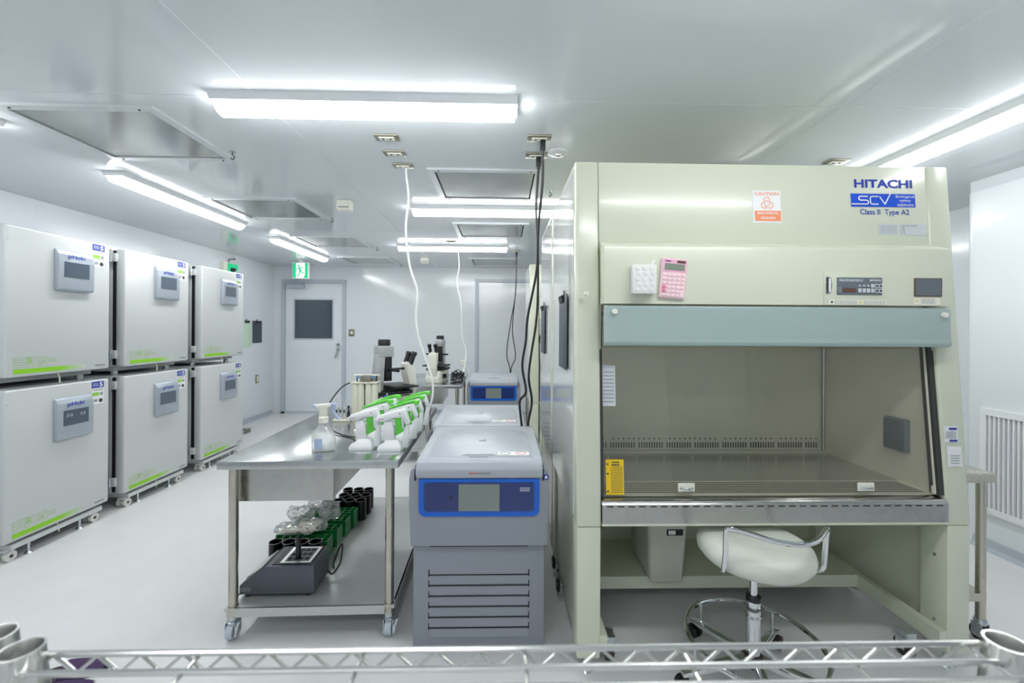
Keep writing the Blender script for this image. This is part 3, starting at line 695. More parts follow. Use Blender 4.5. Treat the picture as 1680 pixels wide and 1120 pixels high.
c2 = copy_tree(cab, None, SK); c2.location = (1.833, 3.20, 0); c2.rotation_euler = (0, 0, PI); c2['label'] = 'cream safety cabinet standing back to back behind the nearest one'
c3 = copy_tree(cab, None, SK); c3.location = (0.285, 4.29, 0); c3['label'] = 'farthest cream safety cabinet, a strip seen past the hanging cables'
clipboard('clipboard', (0.284, 1.92, 1.485), -PI / 2, 'grey clipboard on the near side of the nearest safety cabinet', 'clip_dark', w=0.23, h=0.33)
clipboard('clipboard', (0.284, 2.86, 1.49), -PI / 2, 'grey clipboard on the side of the second safety cabinet', 'clip_dark', w=0.23, h=0.32)

# ------------------------------------------------------------------ incubators
def make_incubator():
    t = thing('incubator', '', 'incubator')
    WI, HI = 0.625, 0.86
    R(-0.70, -0.10, 0.004, WI - 0.004, 0, HI, r=0.006).build('body', 'inc_body', t)
    B(-0.102, -0.066, 0.012, WI - 0.012, 0.01, HI - 0.01).build('door_gasket', 'black', t)
    d = R(-0.07, 0, 0, WI, 0, HI, r=0.012, seg=3).build('door', 'inc', t)
    for z in (0.06, 0.765):
        h = R(-0.125, -0.05, -0.022, 0.004, z, z + 0.06, r=0.004).build('hinge', 'inc', t)
        MB().cyl((-0.086, -0.02, z - 0.004), (-0.086, -0.02, z + 0.064), 0.009, n=10).build('hinge_pin', 'zinc', h)
    p = MB().prism([(0, 0.515), (0.022, 0.515), (0.030, 0.525), (0.032, 0.70), (0.028, 0.74), (0.016, 0.765), (0.0, 0.775)], 'y', 0.255, 0.48, r=0.004).build('control_panel', 'inc_panel', d, label='silver grey control panel')
    return t, d, p
inc, door, pan = make_incubator()
text('lettering', 'pHcbi', (0.0335, 0.362, 0.728), 0.105, 0.032, 'blue_ink', door, face='+x', bold=0.012)
scr = B(0.031, 0.0335, 0.285, 0.443, 0.600, 0.695).build('display', 'lcd', door, label='dark display')
MB().box(0.0, 0.0012, 0.497, 0.582, 0.806, 0.848).build('sticker', 'blue_sticker', door, label='blue sticker with a white 5')
text('lettering', '5', (0.0016, 0.562, 0.827), 0.022, 0.030, 'white_ink', door, face='+x', bold=0.03)
pm = MB(); print_lines(pm, 0.503, 0.545, 0.815, 0.84, 3, 0.0016, 0.4, 31, face='+x'); pm.build('print', 'paper_grey', door, smooth=0)
B(0.0, 0.001, 0.497, 0.582, 0.695, 0.803).build('sticker', 'paper', door)
B(0.001, 0.002, 0.500, 0.550, 0.752, 0.776).build('sticker_mark', 'green_ink2', door); B(0.001, 0.002, 0.556, 0.574, 0.752, 0.774).build('sticker_mark', 'ink_soft', door)
MB().cyl((0.001, 0.560, 0.718), (0.002, 0.560, 0.718), 0.014, n=14).build('sticker_mark', 'ink', door); B(0.001, 0.002, 0.512, 0.536, 0.712, 0.730).build('sticker_mark', 'ink_soft', door)
pm = MB(); print_lines(pm, 0.503, 0.575, 0.785, 0.798, 2, 0.0016, 0.4, 32, face='+x'); pm.build('print', 'ink', door, smooth=0, kind='stuff')
pm = MB(); print_lines(pm, 0.52, 0.59, 0.022, 0.036, 2, 0.0008, 0.4, 33, face='+x'); pm.build('print', 'ink', door, smooth=0, kind='stuff')
B(0.0, 0.0008, 0.040, 0.300, 0.018, 0.045).build('green_bar', 'green_ink', door, smooth=0); B(0.0, 0.0008, 0.300, 0.450, 0.018, 0.045).build('green_bar', 'green_fade', door, smooth=0)
text('lettering', 'IR', (0.0008, 0.125, 0.088), 0.032, 0.040, 'green_ink2', door, face='+x', bold=0.01); text('lettering', 'UV', (0.0008, 0.192, 0.078), 0.036, 0.028, 'green_ink2', door, face='+x', bold=0.01)
pm = MB(); print_lines(pm, 0.045, 0.09, 0.062, 0.105, 3, 0.0008, 0.22, 34, face='+x'); print_lines(pm, 0.225, 0.275, 0.072, 0.100, 2, 0.0008, 0.25, 35, face='+x'); print_lines(pm, 0.17, 0.214, 0.098, 0.106, 1, 0.0008, 0.3, 36, face='+x')
for y0, y1 in ((0.040, 0.095), (0.102, 0.150), (0.164, 0.220)):
    for a in ((y0, y0 + 0.0015, 0.055, 0.112), (y1 - 0.0015, y1, 0.055, 0.112), (y0, y1, 0.055, 0.0565), (y0, y1, 0.1105, 0.112)):
        pm.add([(0.0008, a[0], a[2]), (0.0008, a[1], a[2]), (0.0008, a[1], a[3]), (0.0008, a[0], a[3])], [[0, 1, 2, 3]])
pm.build('print', 'green_ink2', door, smooth=0)
pm = MB().cyl((0.0, 0.012, 0.78), (0.0015, 0.012, 0.78), 0.003, n=8); pm.build('screw', 'ink_soft', door)
for sx_ in (-0.62, -0.14):
    for sy_ in (0.07, 0.555):
        MB().cyl((sx_, sy_, -0.07), (sx_, sy_, 0.0), 0.022, n=12).build('foot', 'zinc', inc)
B(-0.66, -0.10, 0.03, 0.595, -0.035, 0.0).build('plinth', 'inc_body', inc)
MB().tube(catmull([(-0.02, 0.30, -0.001), (-0.012, 0.302, -0.03), (-0.015, 0.306, -0.06)], 4), 0.004, 6).build('latch_strap', 'cream_dark', inc)
FX = -2.75
names = ['first', 'second', 'third']; pos = [2.40, 3.145, 3.932]
labs = [('upper incubator of the nearest stack, at the left picture edge', 'lower incubator of the nearest stack, display reading lit digits'),
        ('upper incubator of the middle stack at the left wall', 'lower incubator of the middle stack at the left wall'),
        ('upper incubator of the farthest stack, nearest the exit door', 'lower incubator of the farthest stack, beside the floor outlet box')]
first = True
for k, y0 in enumerate(pos):
    for lev in (1, 0):
        if first: o = inc; first = False
        else: o = copy_tree(inc, None, () if lev else ('foot', 'plinth'))
        o.location = (FX, y0, 1.04 if lev else 0.11); o['label'] = labs[k][0 if lev else 1]; o['group'] = 'stacked incubators'
        if k == 0 and lev == 0:
            dd = [c for c in o.children if c.name.startswith('door') and 'gasket' not in c.name][0]
            text('lettering', '37.0', (0.034, 0.320, 0.662), 0.040, 0.018, 'lcd_digit', dd, face='+x'); text('lettering', '5.0', (0.034, 0.404, 0.662), 0.030, 0.018, 'lcd_digit', dd, face='+x')
def make_roller():
    t = thing('roller_base', '', 'stand')
    for x in (-0.03, -0.66): B(x - 0.025, x + 0.025, 0.02, 0.56, 0.068, 0.095).build('cross_bar', 'inc', t)
    for y in (0.04, 0.53): B(-0.635, -0.055, y - 0.02, y + 0.02, 0.072, 0.11).build('side_bar', 'inc', t)
    for x in (-0.05, -0.63):
        for y in (0.035, 0.525):
            c = B(x - 0.025, x + 0.025, y - 0.025, y + 0.025, 0.055, 0.069).build('caster', 'inc', t)
            MB().cyl((x + 0.012, y, 0.03), (x + 0.03, y, 0.03), 0.030, n=18).cyl((x - 0.03, y, 0.03), (x - 0.012, y, 0.03), 0.030, n=18).cyl((x - 0.012, y, 0.03), (x + 0.012, y, 0.03), 0.012, n=10).build('wheel', 'caster_white', c)
            MB().cyl((x + 0.03, y, 0.03), (x + 0.033, y, 0.03), 0.009, n=10).build('hub', 'dark', c)
    for y in (0.13, 0.43): MB().cyl((-0.03, y, 0.012), (-0.03, y, 0.069), 0.008, n=10).cyl((-0.03, y, 0.0), (-0.03, y, 0.012), 0.02, 0.012, n=12).build('levelling_foot', 'zinc', t)
    return t
rb = None
for k, y0 in enumerate(pos):
    o = make_roller() if rb is None else copy_tree(rb); rb = rb or o
    o.location = (FX, y0 + 0.02, 0); o['group'] = 'incubator roller bases'
    o['label'] = ['white roller base under the nearest incubator stack', 'white roller base under the middle incubator stack', 'white roller base under the farthest incubator stack'][k]

# ------------------------------------------------------------------ centrifuges
def make_centrifuge():
    t = thing('centrifuge', '', 'centrifuge'); D = 0.60
    R(-0.272, 0.272, 0.018, D, 0.012, 0.452, r=0.012).build('lower_body', 'cf_low', t)
    l0 = None
    lv = MB().prism([(0.006, 0.000), (0.0178, 0.024), (0.0178, 0.0), ], 'x', -0.205, 0.205)
    for k in range(6):
        z = 0.095 + k * 0.0435
        if l0 is None:
            l0 = MB().prism([(0.012, 0.0), (0.0178, 0.0), (0.0178, 0.028), (0.0172, 0.028)], 'x', -0.203, 0.203).build('louver', 'cf_low', t)
            s0 = MB().box(-0.207, 0.207, 0.0165, 0.018, -0.004, 0.0).box(-0.207, -0.203, 0.0165, 0.018, -0.008, 0.018).box(0.203, 0.207, 0.0165, 0.018, -0.008, 0.018).build('louver_gap', 'slot', t, smooth=0)
            l, s = l0, s0
        else:
            l, s = l0.copy(), s0.copy(); COL.objects.link(l); COL.objects.link(s)
        l.location = (0, 0, z - 0.026); s.location = (0, 0, z + 0.01)
    B(-0.20, 0.20, 0.004, 0.03, 0.443, 0.446).build('seam_gap', 'slot', t, smooth=0)
    # upper body: slightly flared box, shoulders at both sides of the lid
    ub = MB().prism([(-0.278, 0.446), (0.278, 0.446), (0.286, 0.60), (0.286, 0.715), (0.280, 0.752), (0.268, 0.765), (-0.268, 0.765), (-0.280, 0.752), (-0.286, 0.715), (-0.286, 0.60)], 'y', 0.0, D, r=0.005, seg=2).build('upper_body', 'cf_body', t)
    # lid
    lid = MB().prism([(-0.006, 0.722), (-0.012, 0.735), (-0.012, 0.760), (0.004, 0.788), (0.03, 0.796), (0.53, 0.812), (0.545, 0.800), (0.545, 0.766), (0.0, 0.766)], 'x', -0.258, 0.258, r=0.007, seg=3).build('lid', 'cf_lid', t)
    # raised centre of the lid with a round back
    def zt(y): return 0.796 + (y - 0.03) * 0.016 / 0.50
    out = [(-0.222, 0.03), (0.222, 0.03), (0.222, 0.34)] + [(0.222 - 0.15 * (1 - math.cos(a)), 0.34 + 0.15 * math.sin(a)) for a in [k * PI / 16 for k in range(1, 9)]]
    out += [(-x, y) for x, y in out[::-1][:-2]] + []
    out = [p for i, p in enumerate(out) if i == 0 or (abs(p[0] - out[i - 1][0]) + abs(p[1] - out[i - 1][1])) > 1e-4]
    n = len(out); b = MB(); cxm, cym = 0, 0.26
    ring0 = [(x, y, zt(y) - 0.002) for x, y in out]; ring1 = [(cxm + (x - cxm) * 0.955, cym + (y - cym) * 0.955, zt(cym + (y - cym) * 0.955) + 0.006) for x, y in out]
    b.add(ring0 + ring1, [[i, (i + 1) % n, n + (i + 1) % n, n + i] for i in range(n)] + [list(range(n, 2 * n))]); b.build('lid_panel', 'cf_lid', lid, smooth=50)
    MB().lathe([(0.018, 0), (0.018, 0.004), (0.014, 0.007), (0.004, 0.008)], (0.0, 0.26, zt(0.26) + 0.004), 20).build('lid_window', 'cf_lid', lid)
    for yy, w in ((0.045, 0.07), (0.055, 0.06), (0.028, 0.04)): B(-w - 0.005, w - 0.005, yy, yy + 0.0025, zt(yy) + 0.005, zt(yy) + 0.0072).build('lid_line', 'cf_trim', lid, smooth=0)
    st = B(0.075, 0.205, 0.042, 0.088, zt(0.06) + 0.006, zt(0.06) + 0.0077).build('sticker', 'paper', lid, label='white sticker with a green and a red oval')
    for cx_, m_ in ((0.105, 'green_rack'), (0.172, 'red_ink')): MB().tube([(cx_ + 0.024 * math.cos(a), 0.065 + 0.015 * math.sin(a), zt(0.06) + 0.0082) for a in [k * PI / 10 for k in range(20)]], 0.0012, 4, True).build('sticker_mark', m_, st)
    text('lettering', 'thermo', (-0.022, -0.0126, 0.748), 0.042, 0.009, 'red_ink', lid, bold=0.02); text('lettering', 'scientific', (0.024, -0.0126, 0.748), 0.046, 0.009, 'ink', lid)
    R(-0.262, 0.262, 0.545, 0.60, 0.757, 0.800, r=0.006).build('hinge_cover', 'cf_trim', t)
    for s in (-1, 1): MB().tube([(s * 0.2605, -0.003, 0.715), (s * 0.2605, -0.003, 0.755), (s * 0.2605, 0.01, 0.768), (s * 0.2605, 0.30, 0.768)], 0.003, 6).build('lid_gap', 'slot', t)
    # blue bezel, navy face, screen
    def rr(x0, x1, z0, z1, rb_, rt):
        p = []
        for cx_, cz_, r_, a0 in ((x1 - rb_, z0 + rb_, rb_, -90), (x1 - rt, z1 - rt, rt, 0), (x0 + rt, z1 - rt, rt, 90), (x0 + rb_, z0 + rb_, rb_, 180)):
            for k in range(6): a = math.radians(a0 + 18 * k); p.append((cx_ + r_ * math.cos(a), cz_ + r_ * math.sin(a)))
        return p
    bz = MB().prism(rr(-0.245, 0.245, 0.570, 0.722, 0.028, 0.006), 'y', -0.007, 0.0).build('bezel', 'cf_blue', t, label='bright blue bezel')
    nv = MB().prism(rr(-0.222, 0.222, 0.592, 0.708, 0.012, 0.008), 'y', -0.010, -0.006).build('control_face', 'cf_navy', bz)
    B(-0.083, 0.082, -0.0115, -0.010, 0.594, 0.702).build('display', 'cf_screen', t)
    MB().cyl((-0.205, -0.010, 0.609), (-0.205, -0.0125, 0.609), 0.0085, n=14).build('power_button', 'cf_navy', t)
    MB().cyl((-0.115, -0.010, 0.650), (-0.115, -0.013, 0.650), 0.005, n=10).build('key_lock', 'black', t)
    pm = MB(); print_lines(pm, 0.165, 0.205, 0.672, 0.690, 3, -0.0105, 0.45, 41); pm.build('print', 'paper_grey', t, smooth=0)
    ic = MB().cyl((0.272, 0.0, 0.728), (0.272, -0.0022, 0.728), 0.0115, n=18).build('round_mark', 'blue_sticker', t, label='round blue mark')
    MB().add([(0.265, -0.0028, 0.722), (0.276, -0.0028, 0.722), (0.278, -0.0028, 0.729), (0.272, -0.0028, 0.736), (0.267, -0.0028, 0.729)], [[0, 1, 2, 3, 4]]).build('mark', 'white_ink', ic, smooth=0)
    for x in (-0.22, 0.22):
        for y in (0.08, 0.53):
            MB().cyl((x, y, 0.0), (x, y, 0.013), 0.025, n=14).build('foot', 'black', t)
    return t
cf = make_centrifuge()
cf.location = (-0.088, 1.72, 0); cf['label'] = 'grey floor centrifuge with blue control panel nearest the camera'; cf['group'] = 'floor centrifuges'
o = copy_tree(cf, None, ('print', 'lettering')); o.location = (-0.125, 2.36, 0); o['label'] = 'middle grey centrifuge, only its lid showing behind the nearest one'
o = copy_tree(cf, None, ('print', 'lettering')); o.location = (-0.085, 4.50, 0); o['label'] = 'farthest grey centrifuge with blue panel beside the far table'

# ------------------------------------------------------------------ steel tables
def make_table(L, tag_label, loc, rz, drawer=True, W=0.752):
    t = thing('steel_table', tag_label, 'table', loc, rz, 'stainless steel tables'); H = 0.77
    MB().rbox(0, W, 0, L, H - 0.035, H, r=0.003).build('table_top', 'steel_table', t)
    for x in (0.045, W - 0.045):
        for y in (0.045, L - 0.045):
            l = MB().cyl((x, y, 0.10), (x, y, H - 0.034), 0.019, n=20).build('leg', 'steel_leg', t)
            MB().cyl((x, y, 0.098), (x, y, 0.142), 0.0235, n=20).build('sleeve', 'steel_leg', l)
            c = MB().cyl((x, y, 0.085), (x, y, 0.1), 0.022, n=16).lathe([(0.024, 0.072), (0.024, 0.078), (0.018, 0.082), (0.022, 0.088)], (x, y, 0), 16)
            c.box(x - 0.022, x - 0.018, y - 0.022, y + 0.022, 0.02, 0.075).box(x + 0.018, x + 0.022, y - 0.022, y + 0.022, 0.02, 0.075).build('caster', 'zinc', t)
            MB().cyl((x - 0.014, y, 0.036), (x + 0.014, y, 0.036), 0.036, n=20).build('wheel', 'caster_grey', c_ if False else t)
            MB().prism([(0.0, 0.0), (0.012, 0.03), (0.022, 0.034), (0.012, 0.004), (0.006, -0.03), (-0.002, -0.034)], 'y', y - 0.03, y - 0.022, M=Matrix.Translation((x + 0.024, 0, 0.055))).build('brake_pedal', 'zinc', t)
    MB().box(0.02, W - 0.02, 0.025, L - 0.025, 0.125, 0.14).box(0.06, W - 0.06, 0.022, 0.03, 0.103, 0.14).box(0.06, W - 0.06, L - 0.03, L - 0.022, 0.103, 0.14).box(0.022, 0.03, 0.06, L - 0.06, 0.103, 0.14).box(W - 0.03, W - 0.022, 0.06, L - 0.06, 0.103, 0.14).build('lower_shelf', 'steel_shelf', t)
    if drawer:
        MB().box(0.012, 0.445, 0.09, 0.60, 0.575, H - 0.035).build('drawer_box', 'steel', t)
        MB().box(0.007, 0.45, 0.084, 0.09, 0.57, H - 0.037).build('drawer_front', 'steel', t)
    return t
make_table(1.22, 'nearest stainless table on casters holding the pipette guns', (-1.189, 1.79, 0), 0.021)
make_table(1.10, 'farther stainless table with the second microscope by the back', (-1.04, 4.20, 0), 0.02, W=0.64)
TZ = 0.77; SZ = 0.14

# stainless trolley partly hidden behind the right of the big cabinet
t = thing('steel_trolley', 'narrow stainless trolley standing right of the big cabinet', 'trolley', (1.83, 1.74, 0))
R(0, 0.275, 0, 0.5, 0.69, 0.73, r=0.003).build('trolley_top', 'steel_leg', t)
for x in (0.03, 0.245):
    for y in (0.035, 0.465):
        MB().cyl((x, y, 0.09), (x, y, 0.692), 0.017, n=18).build('leg', 'steel_leg', t)
        c = MB().lathe([(0.02, 0.07), (0.024, 0.08), (0.02, 0.095)], (x, y, 0), 16).box(x - 0.02, x - 0.016, y - 0.02, y + 0.02, 0.02, 0.075).box(x + 0.016, x + 0.02, y - 0.02, y + 0.02, 0.02, 0.075).build('caster', 'zinc', t)
        MB().cyl((x - 0.013, y, 0.034), (x + 0.013, y, 0.034), 0.034, n=18).build('wheel', 'rubber', t)
B(0.02, 0.255, 0.02, 0.48, 0.175, 0.21).build('lower_shelf', 'steel_leg', t)
t = thing('paper_dispenser', 'small steel tray holding papers on the trolley', 'tray', (1.94, 1.86, 0.73)); B(-0.08, 0.06, -0.05, 0.12, 0.0, 0.004).build('tray', 'plate_steel', t)
MB().prism([(0.05, 0.0), (0.06, 0.0), (0.06, 0.05), (0.052, 0.06), (0.0, 0.06), (0.0, 0.052), (0.05, 0.05)], 'y', -0.05, 0.0).build('bracket', 'plate_steel', t); B(-0.07, 0.04, -0.04, 0.1, 0.004, 0.045).build('papers', 'paper', t)

# ------------------------------------------------------------------ on the near table
t = thing('spray_bottle', 'clear spray bottle with cream trigger head at table front', 'bottle', (-0.815, 1.955, TZ), 0.1)
MB().lathe([(0.030, 0.0), (0.052, 0.004), (0.054, 0.014), (0.053, 0.05), (0.049, 0.075), (0.038, 0.095), (0.022, 0.112), (0.018, 0.130), (0.018, 0.14)], n=28, sy=0.72).build('bottle_body', 'bottle', t)
MB().lathe([(0.030, 0.002), (0.049, 0.006), (0.051, 0.014), (0.050, 0.05), (0.0495, 0.055)], n=28, sy=0.70).build('liquid', 'bottle', t)
MB().lathe([(0.021, 0.128), (0.021, 0.152), (0.016, 0.156)], n=20).build('screw_collar', 'ivory', t)
MB().prism([(-0.018, 0.154), (0.016, 0.154), (0.018, 0.195), (0.034, 0.202), (0.034, 0.216), (-0.034, 0.210), (-0.034, 0.198), (-0.016, 0.196)], 'y', -0.013, 0.013, r=0.003).build('spray_head', 'ivory', t)
MB().rbox(-0.046, -0.033, -0.009, 0.009, 0.196, 0.211, r=0.002).build('nozzle', 'liquid_blue', t); MB().rbox(0.032, 0.058, -0.011, 0.011, 0.201, 0.217, r=0.003).build('rear_cap', 'liquid_blue', t)
MB().prism([(0.028, 0.200), (0.042, 0.200), (0.050, 0.170), (0.072, 0.142), (0.066, 0.138), (0.042, 0.166)], 'y', -0.006, 0.006).build('trigger', 'liquid_blue', t)
B(-0.028, 0.006, -0.0405, -0.039, 0.018, 0.062).build('back_label', 'liquid_blue', t)

def make_gun(green):
    t = thing('pipette_controller', '', 'pipette')
    base = MB()
    pr = [(-0.052, -0.036), (0.052, -0.036), (0.058, 0), (0.050, 0.036), (-0.050, 0.036), (-0.058, 0)]
    def ringp(s, z, dx=0): return [(x * s + dx, y * s, z) for x, y in pr]
    rings = [ringp(0.96, 0), ringp(1.0, 0.004), ringp(1.0, 0.014), ringp(0.9, 0.024, 0.003), ringp(0.62, 0.036, 0.008), ringp(0.5, 0.048, 0.008)]
    for rgn in rings: base.v += rgn
    n = 6
    for i in range(len(rings) - 1):
        for k in range(n): base.f.append([i * n + k, i * n + (k + 1) % n, (i + 1) * n + (k + 1) % n, (i + 1) * n + k])
    base.f += [list(range(n))[::-1], list(range((len(rings) - 1) * n, len(rings) * n))]
    base.build('stand_base', 'white_plastic', t, smooth=50)
    MB().prism([(-0.028, 0.036), (0.022, 0.036), (0.018, 0.10), (0.010, 0.135), (-0.030, 0.132)], 'y', -0.017, 0.017, r=0.006).build('handle', 'white_plastic', t)
    bd = MB().prism([(-0.068, 0.132), (-0.066, 0.146), (-0.045, 0.160), (0.03, 0.182), (0.068, 0.190), (0.080, 0.150), (0.088, 0.122), (0.072, 0.116), (0.058, 0.152), (0.012, 0.148), (-0.022, 0.132)], 'y', -0.019, 0.019, r=0.004).build('gun_body', 'white_plastic', t)
    MB().prism([(0.018, 0.148), (0.046, 0.154), (0.050, 0.10), (0.060, 0.086), (0.030, 0.068), (0.020, 0.066), (0.024, 0.10)], 'y', -0.010, 0.010, r=0.003).build('trigger_guard', 'green_plastic', t)
    for z in (0.112, 0.132): MB().rbox(0.002, 0.032, -0.008, 0.008, z, z + 0.013, r=0.003).build('trigger', 'white_plastic', t)
    MB().prism([(0.052, 0.012), (0.082, 0.012), (0.086, 0.116), (0.070, 0.116), (0.06, 0.07)], 'y', -0.014, 0.014, r=0.004).build('nose_cone', 'white_plastic', t)
    if green:
        MB().prism([(-0.060, 0.151), (-0.045, 0.163), (0.03, 0.185), (0.070, 0.194), (0.066, 0.204), (0.02, 0.196), (-0.05, 0.170)], 'y', -0.017, 0.017, r=0.003).build('top_cover', 'green_plastic', t, label='translucent green top cover')
        MB().rbox(0.06, 0.092, -0.014, 0.014, 0.180, 0.204, r=0.006).build('filter_cap', 'green_plastic', t)
    pm = MB(); print_lines(pm, -0.052, -0.03, 0.142, 0.147, 1, -0.0195, 0.6, 51); pm.build('print', 'red_ink', bd, smooth=0)
    pm = MB().cyl((-0.048, -0.019, 0.134), (-0.048, -0.0197, 0.134), 0.0025, n=6).cyl((0.045, -0.019, 0.17), (0.045, -0.0197, 0.17), 0.003, n=6); pm.build('screw', 'ink', bd)
    return t
gw = make_gun(False); gg = make_gun(True)
guns = [(-0.648, 1.985, 0, 'front left white pipette controller beside the spray bottle'), (-0.512, 1.965, 0, 'front right white pipette controller nearest the table corner'),
        (-0.640, 2.14, 1, 'green topped pipette controller directly behind the front left one'), (-0.505, 2.12, 1, 'green topped pipette controller directly behind the front right one'),
        (-0.635, 2.29, 1, 'green topped pipette controller third in the left row'), (-0.505, 2.27, 1, 'green topped pipette controller third in the right row'),
        (-0.500, 2.42, 1, 'rearmost green topped pipette controller beside the black cables')]
uw = ug = False
for x, y, gtype, lb in guns:
    if gtype: o = copy_tree(gg) if ug else gg; ug = True
    else: o = copy_tree(gw) if uw else gw; uw = True
    o.location = (x, y, TZ); o['label'] = lb; o['group'] = 'pipette controllers on the near table'; o.rotation_euler = (0, 0, 0.02 + (0.03 if y > 2.1 else 0))

# cream multi column pump / tube stand behind
t = thing('tube_pump_stand', 'cream cluster of upright tubes with metal top plate', 'lab device', (-0.862, 2.72, TZ))
R(-0.085, 0.085, -0.06, 0.06, 0, 0.02, r=0.004).build('base', 'rack_cream', t)
for i, x in enumerate((-0.062, -0.026, 0.022, 0.060)):
    for y in (-0.03, 0.03):
        MB().lathe([(0.021, 0.02), (0.021, 0.205), (0.018, 0.214), (0.010, 0.217)], (x, y, 0), 14).build('tube', 'rack_cream', t)
R(-0.088, 0.082, -0.055, 0.055, 0.213, 0.222, r=0.002).build('tube_collar', 'rack_cream', t)
R(-0.035, 0.035, -0.035, 0.035, 0.222, 0.262, r=0.01).build('valve_block', 'plate_steel', t); R(-0.080, 0.080, -0.012, 0.012, 0.258, 0.266, r=0.002).build('top_plate', 'ivory', t)
for x in (-0.062, 0.062): MB().cyl((x, 0, 0.22), (x, 0, 0.26), 0.004, n=8).build('pin', 'dark', t)
for x in (-0.045, 0.045): MB().cyl((x, -0.014, 0.25), (x, -0.03, 0.25), 0.009, n=12).build('knob', 'lens_blue', t)
t = thing('pipette_tip_stand', 'clear stand with cone pipette tips beside the tube cluster', 'lab device', (-0.962, 2.58, TZ))
R(-0.05, 0.05, -0.03, 0.03, 0, 0.012, r=0.003).build('base', 'rack_cream', t)
for k, x in enumerate((-0.034, -0.012, 0.012)):
    MB().lathe([(0.010, 0.012), (0.009, 0.05), (0.004, 0.11), (0.002, 0.135)], (x, 0, 0), 10).build('tip', 'bottle', t); MB().lathe([(0.005, 0.05), (0.005, 0.066)], (x, -0.006, 0), 8).build('plunger', 'black', t)
MB().lathe([(0.009, 0.012), (0.009, 0.05), (0.004, 0.062), (0.004, 0.075), (0.008, 0.082), (0.008, 0.09)], (0.036, 0, 0), 10).build('valve', 'black', t)
t = thing('white_dish', 'low round white dish on table behind the left pipette guns', 'dish', (-0.72, 2.22, TZ)); MB().lathe([(0.03, 0), (0.042, 0.004), (0.046, 0.026), (0.042, 0.03), (0.03, 0.03)], n=24).build('bowl', 'white_plastic', t); MB().lathe([(0.047, 0.026), (0.047, 0.033), (0.04, 0.036)], n=24).build('rim', 'white_plastic', t)
t = thing('yellow_clip', 'yellow and blue tubing clip between tube cluster and microscope', 'clip', (-0.735, 2.66, TZ))
MB().cyl((0, 0, 0), (0, 0, 0.09), 0.005, n=8).build('post', 'black', t); R(-0.02, 0.02, -0.01, 0.01, 0.09, 0.115, r=0.003, M=Matrix.Rotation(0.2, 4, 'Y')).build('jaw', 'yellow', t); MB().torus((0.012, 0, 0.122), 0.018, 0.005, 20, 6, 'y').build('ring', 'blue_sticker', t)
# hoses from the tube cluster
def cord(name, pts, r, m, lab, cat='cable', n=7, grp=None):
    o = MB().tube(catmull(pts, 7), r, n).build(name, m); return tag(o, lab, cat, grp)
cord('rubber_hose', [(-0.948, 2.70, 0.99), (-1.00, 2.66, 0.96), (-1.035, 2.55, 0.87), (-0.99, 2.38, 0.80), (-0.86, 2.24, 0.778), (-0.76, 2.17, 0.776), (-0.73, 2.13, 0.785)], 0.0042, 'black', 'black rubber hose looping left from the cream tube cluster', 'hose')
cord('rubber_hose', [(-0.70, 2.66, 0.80), (-0.66, 2.66, 0.89), (-0.58, 2.66, 0.915), (-0.53, 2.66, 0.88), (-0.50, 2.66, 0.79)], 0.0042, 'black', 'black hose arching behind the green pipette guns', 'hose')

# ------------------------------------------------------------------ inverted microscopes (front is +x)
def make_scope(label, loc, rz, s=1.0):
    t = thing('inverted_microscope', label, 'microscope', loc, rz, 'inverted microscopes')
    t.scale = (s, s, s)
    MB().prism([(-0.13, 0), (0.14, 0), (0.15, 0.05), (0.11, 0.125), (-0.13, 0.125)], 'y', -0.075, 0.075, r=0.008).build('base', 'scope_cream', t)
    R(-0.14, 0.105, -0.085, 0.085, 0.125, 0.148, r=0.003).build('deck', 'black', t)
    st = MB().prism([(-0.06, 0.168), (0.12, 0.168), (0.13, 0.172), (0.13, 0.180), (-0.06, 0.186)], 'y', -0.12, 0.12, r=0.002).build('stage', 'black', t)
    B(-0.05, 0.06, -0.05, 0.05, 0.148, 0.168).build('stage_mount', 'dark', t)
    MB().prism([(-0.140, 0.148), (-0.085, 0.148), (-0.078, 0.26), (-0.068, 0.42), (-0.115, 0.42), (-0.128, 0.30)], 'y', -0.038, 0.038, r=0.006).build('pillar', 'scope_silver', t)
    R(-0.118, -0.01, -0.040, 0.040, 0.372, 0.448, r=0.006).build('lamp_head', 'scope_silver', t)
    MB().lathe([(0.040, 0.448), (0.040, 0.48), (0.036, 0.488), (0.010, 0.488)], (-0.062, 0, 0), 20).build('lamp_cap', 'black', t)
    R(-0.066, -0.018, -0.028, 0.028, 0.212, 0.374, r=0.005).build('condenser', 'black', t)
    MB().cyl((-0.04, -0.15, 0.288), (-0.04, 0.10, 0.288), 0.009, n=10).build('condenser_lever', 'black', t)
    MB().cyl((-0.02, 0, 0.288), (0.10, 0, 0.288), 0.008, n=10).build('light_lever', 'black', t)
    tb = MB().prism([(0.10, 0.10), (0.142, 0.07), (0.165, 0.16), (0.150, 0.29), (0.115, 0.335), (0.085, 0.32), (0.088, 0.25), (0.105, 0.18)], 'y', -0.045, 0.045, r=0.008).build('viewing_tube', 'scope_cream', t)
    for y in (-0.033, 0.033):
        e = MB().cyl((0.115, y, 0.315), (0.142, y, 0.385), 0.017, n=14).build('eyepiece', 'black', t)
        MB().cyl((0.140, y, 0.380), (0.147, y, 0.398), 0.022, 0.020, n=14).build('eyecup', 'black_gloss', e)
    for y in (-1, 1): MB().cyl((0.03, y * 0.075, 0.065), (0.03, y * 0.105, 0.065), 0.024, n=16).build('focus_knob', 'black', t)
    MB().cyl((-0.085, -0.085, 0.137), (-0.085, -0.088, 0.137), 0.006, n=8).build('screw', 'ivory', t)
    return t
make_scope('large inverted microscope seen from its side on the near table', (-0.735, 2.86, TZ), 0.75)
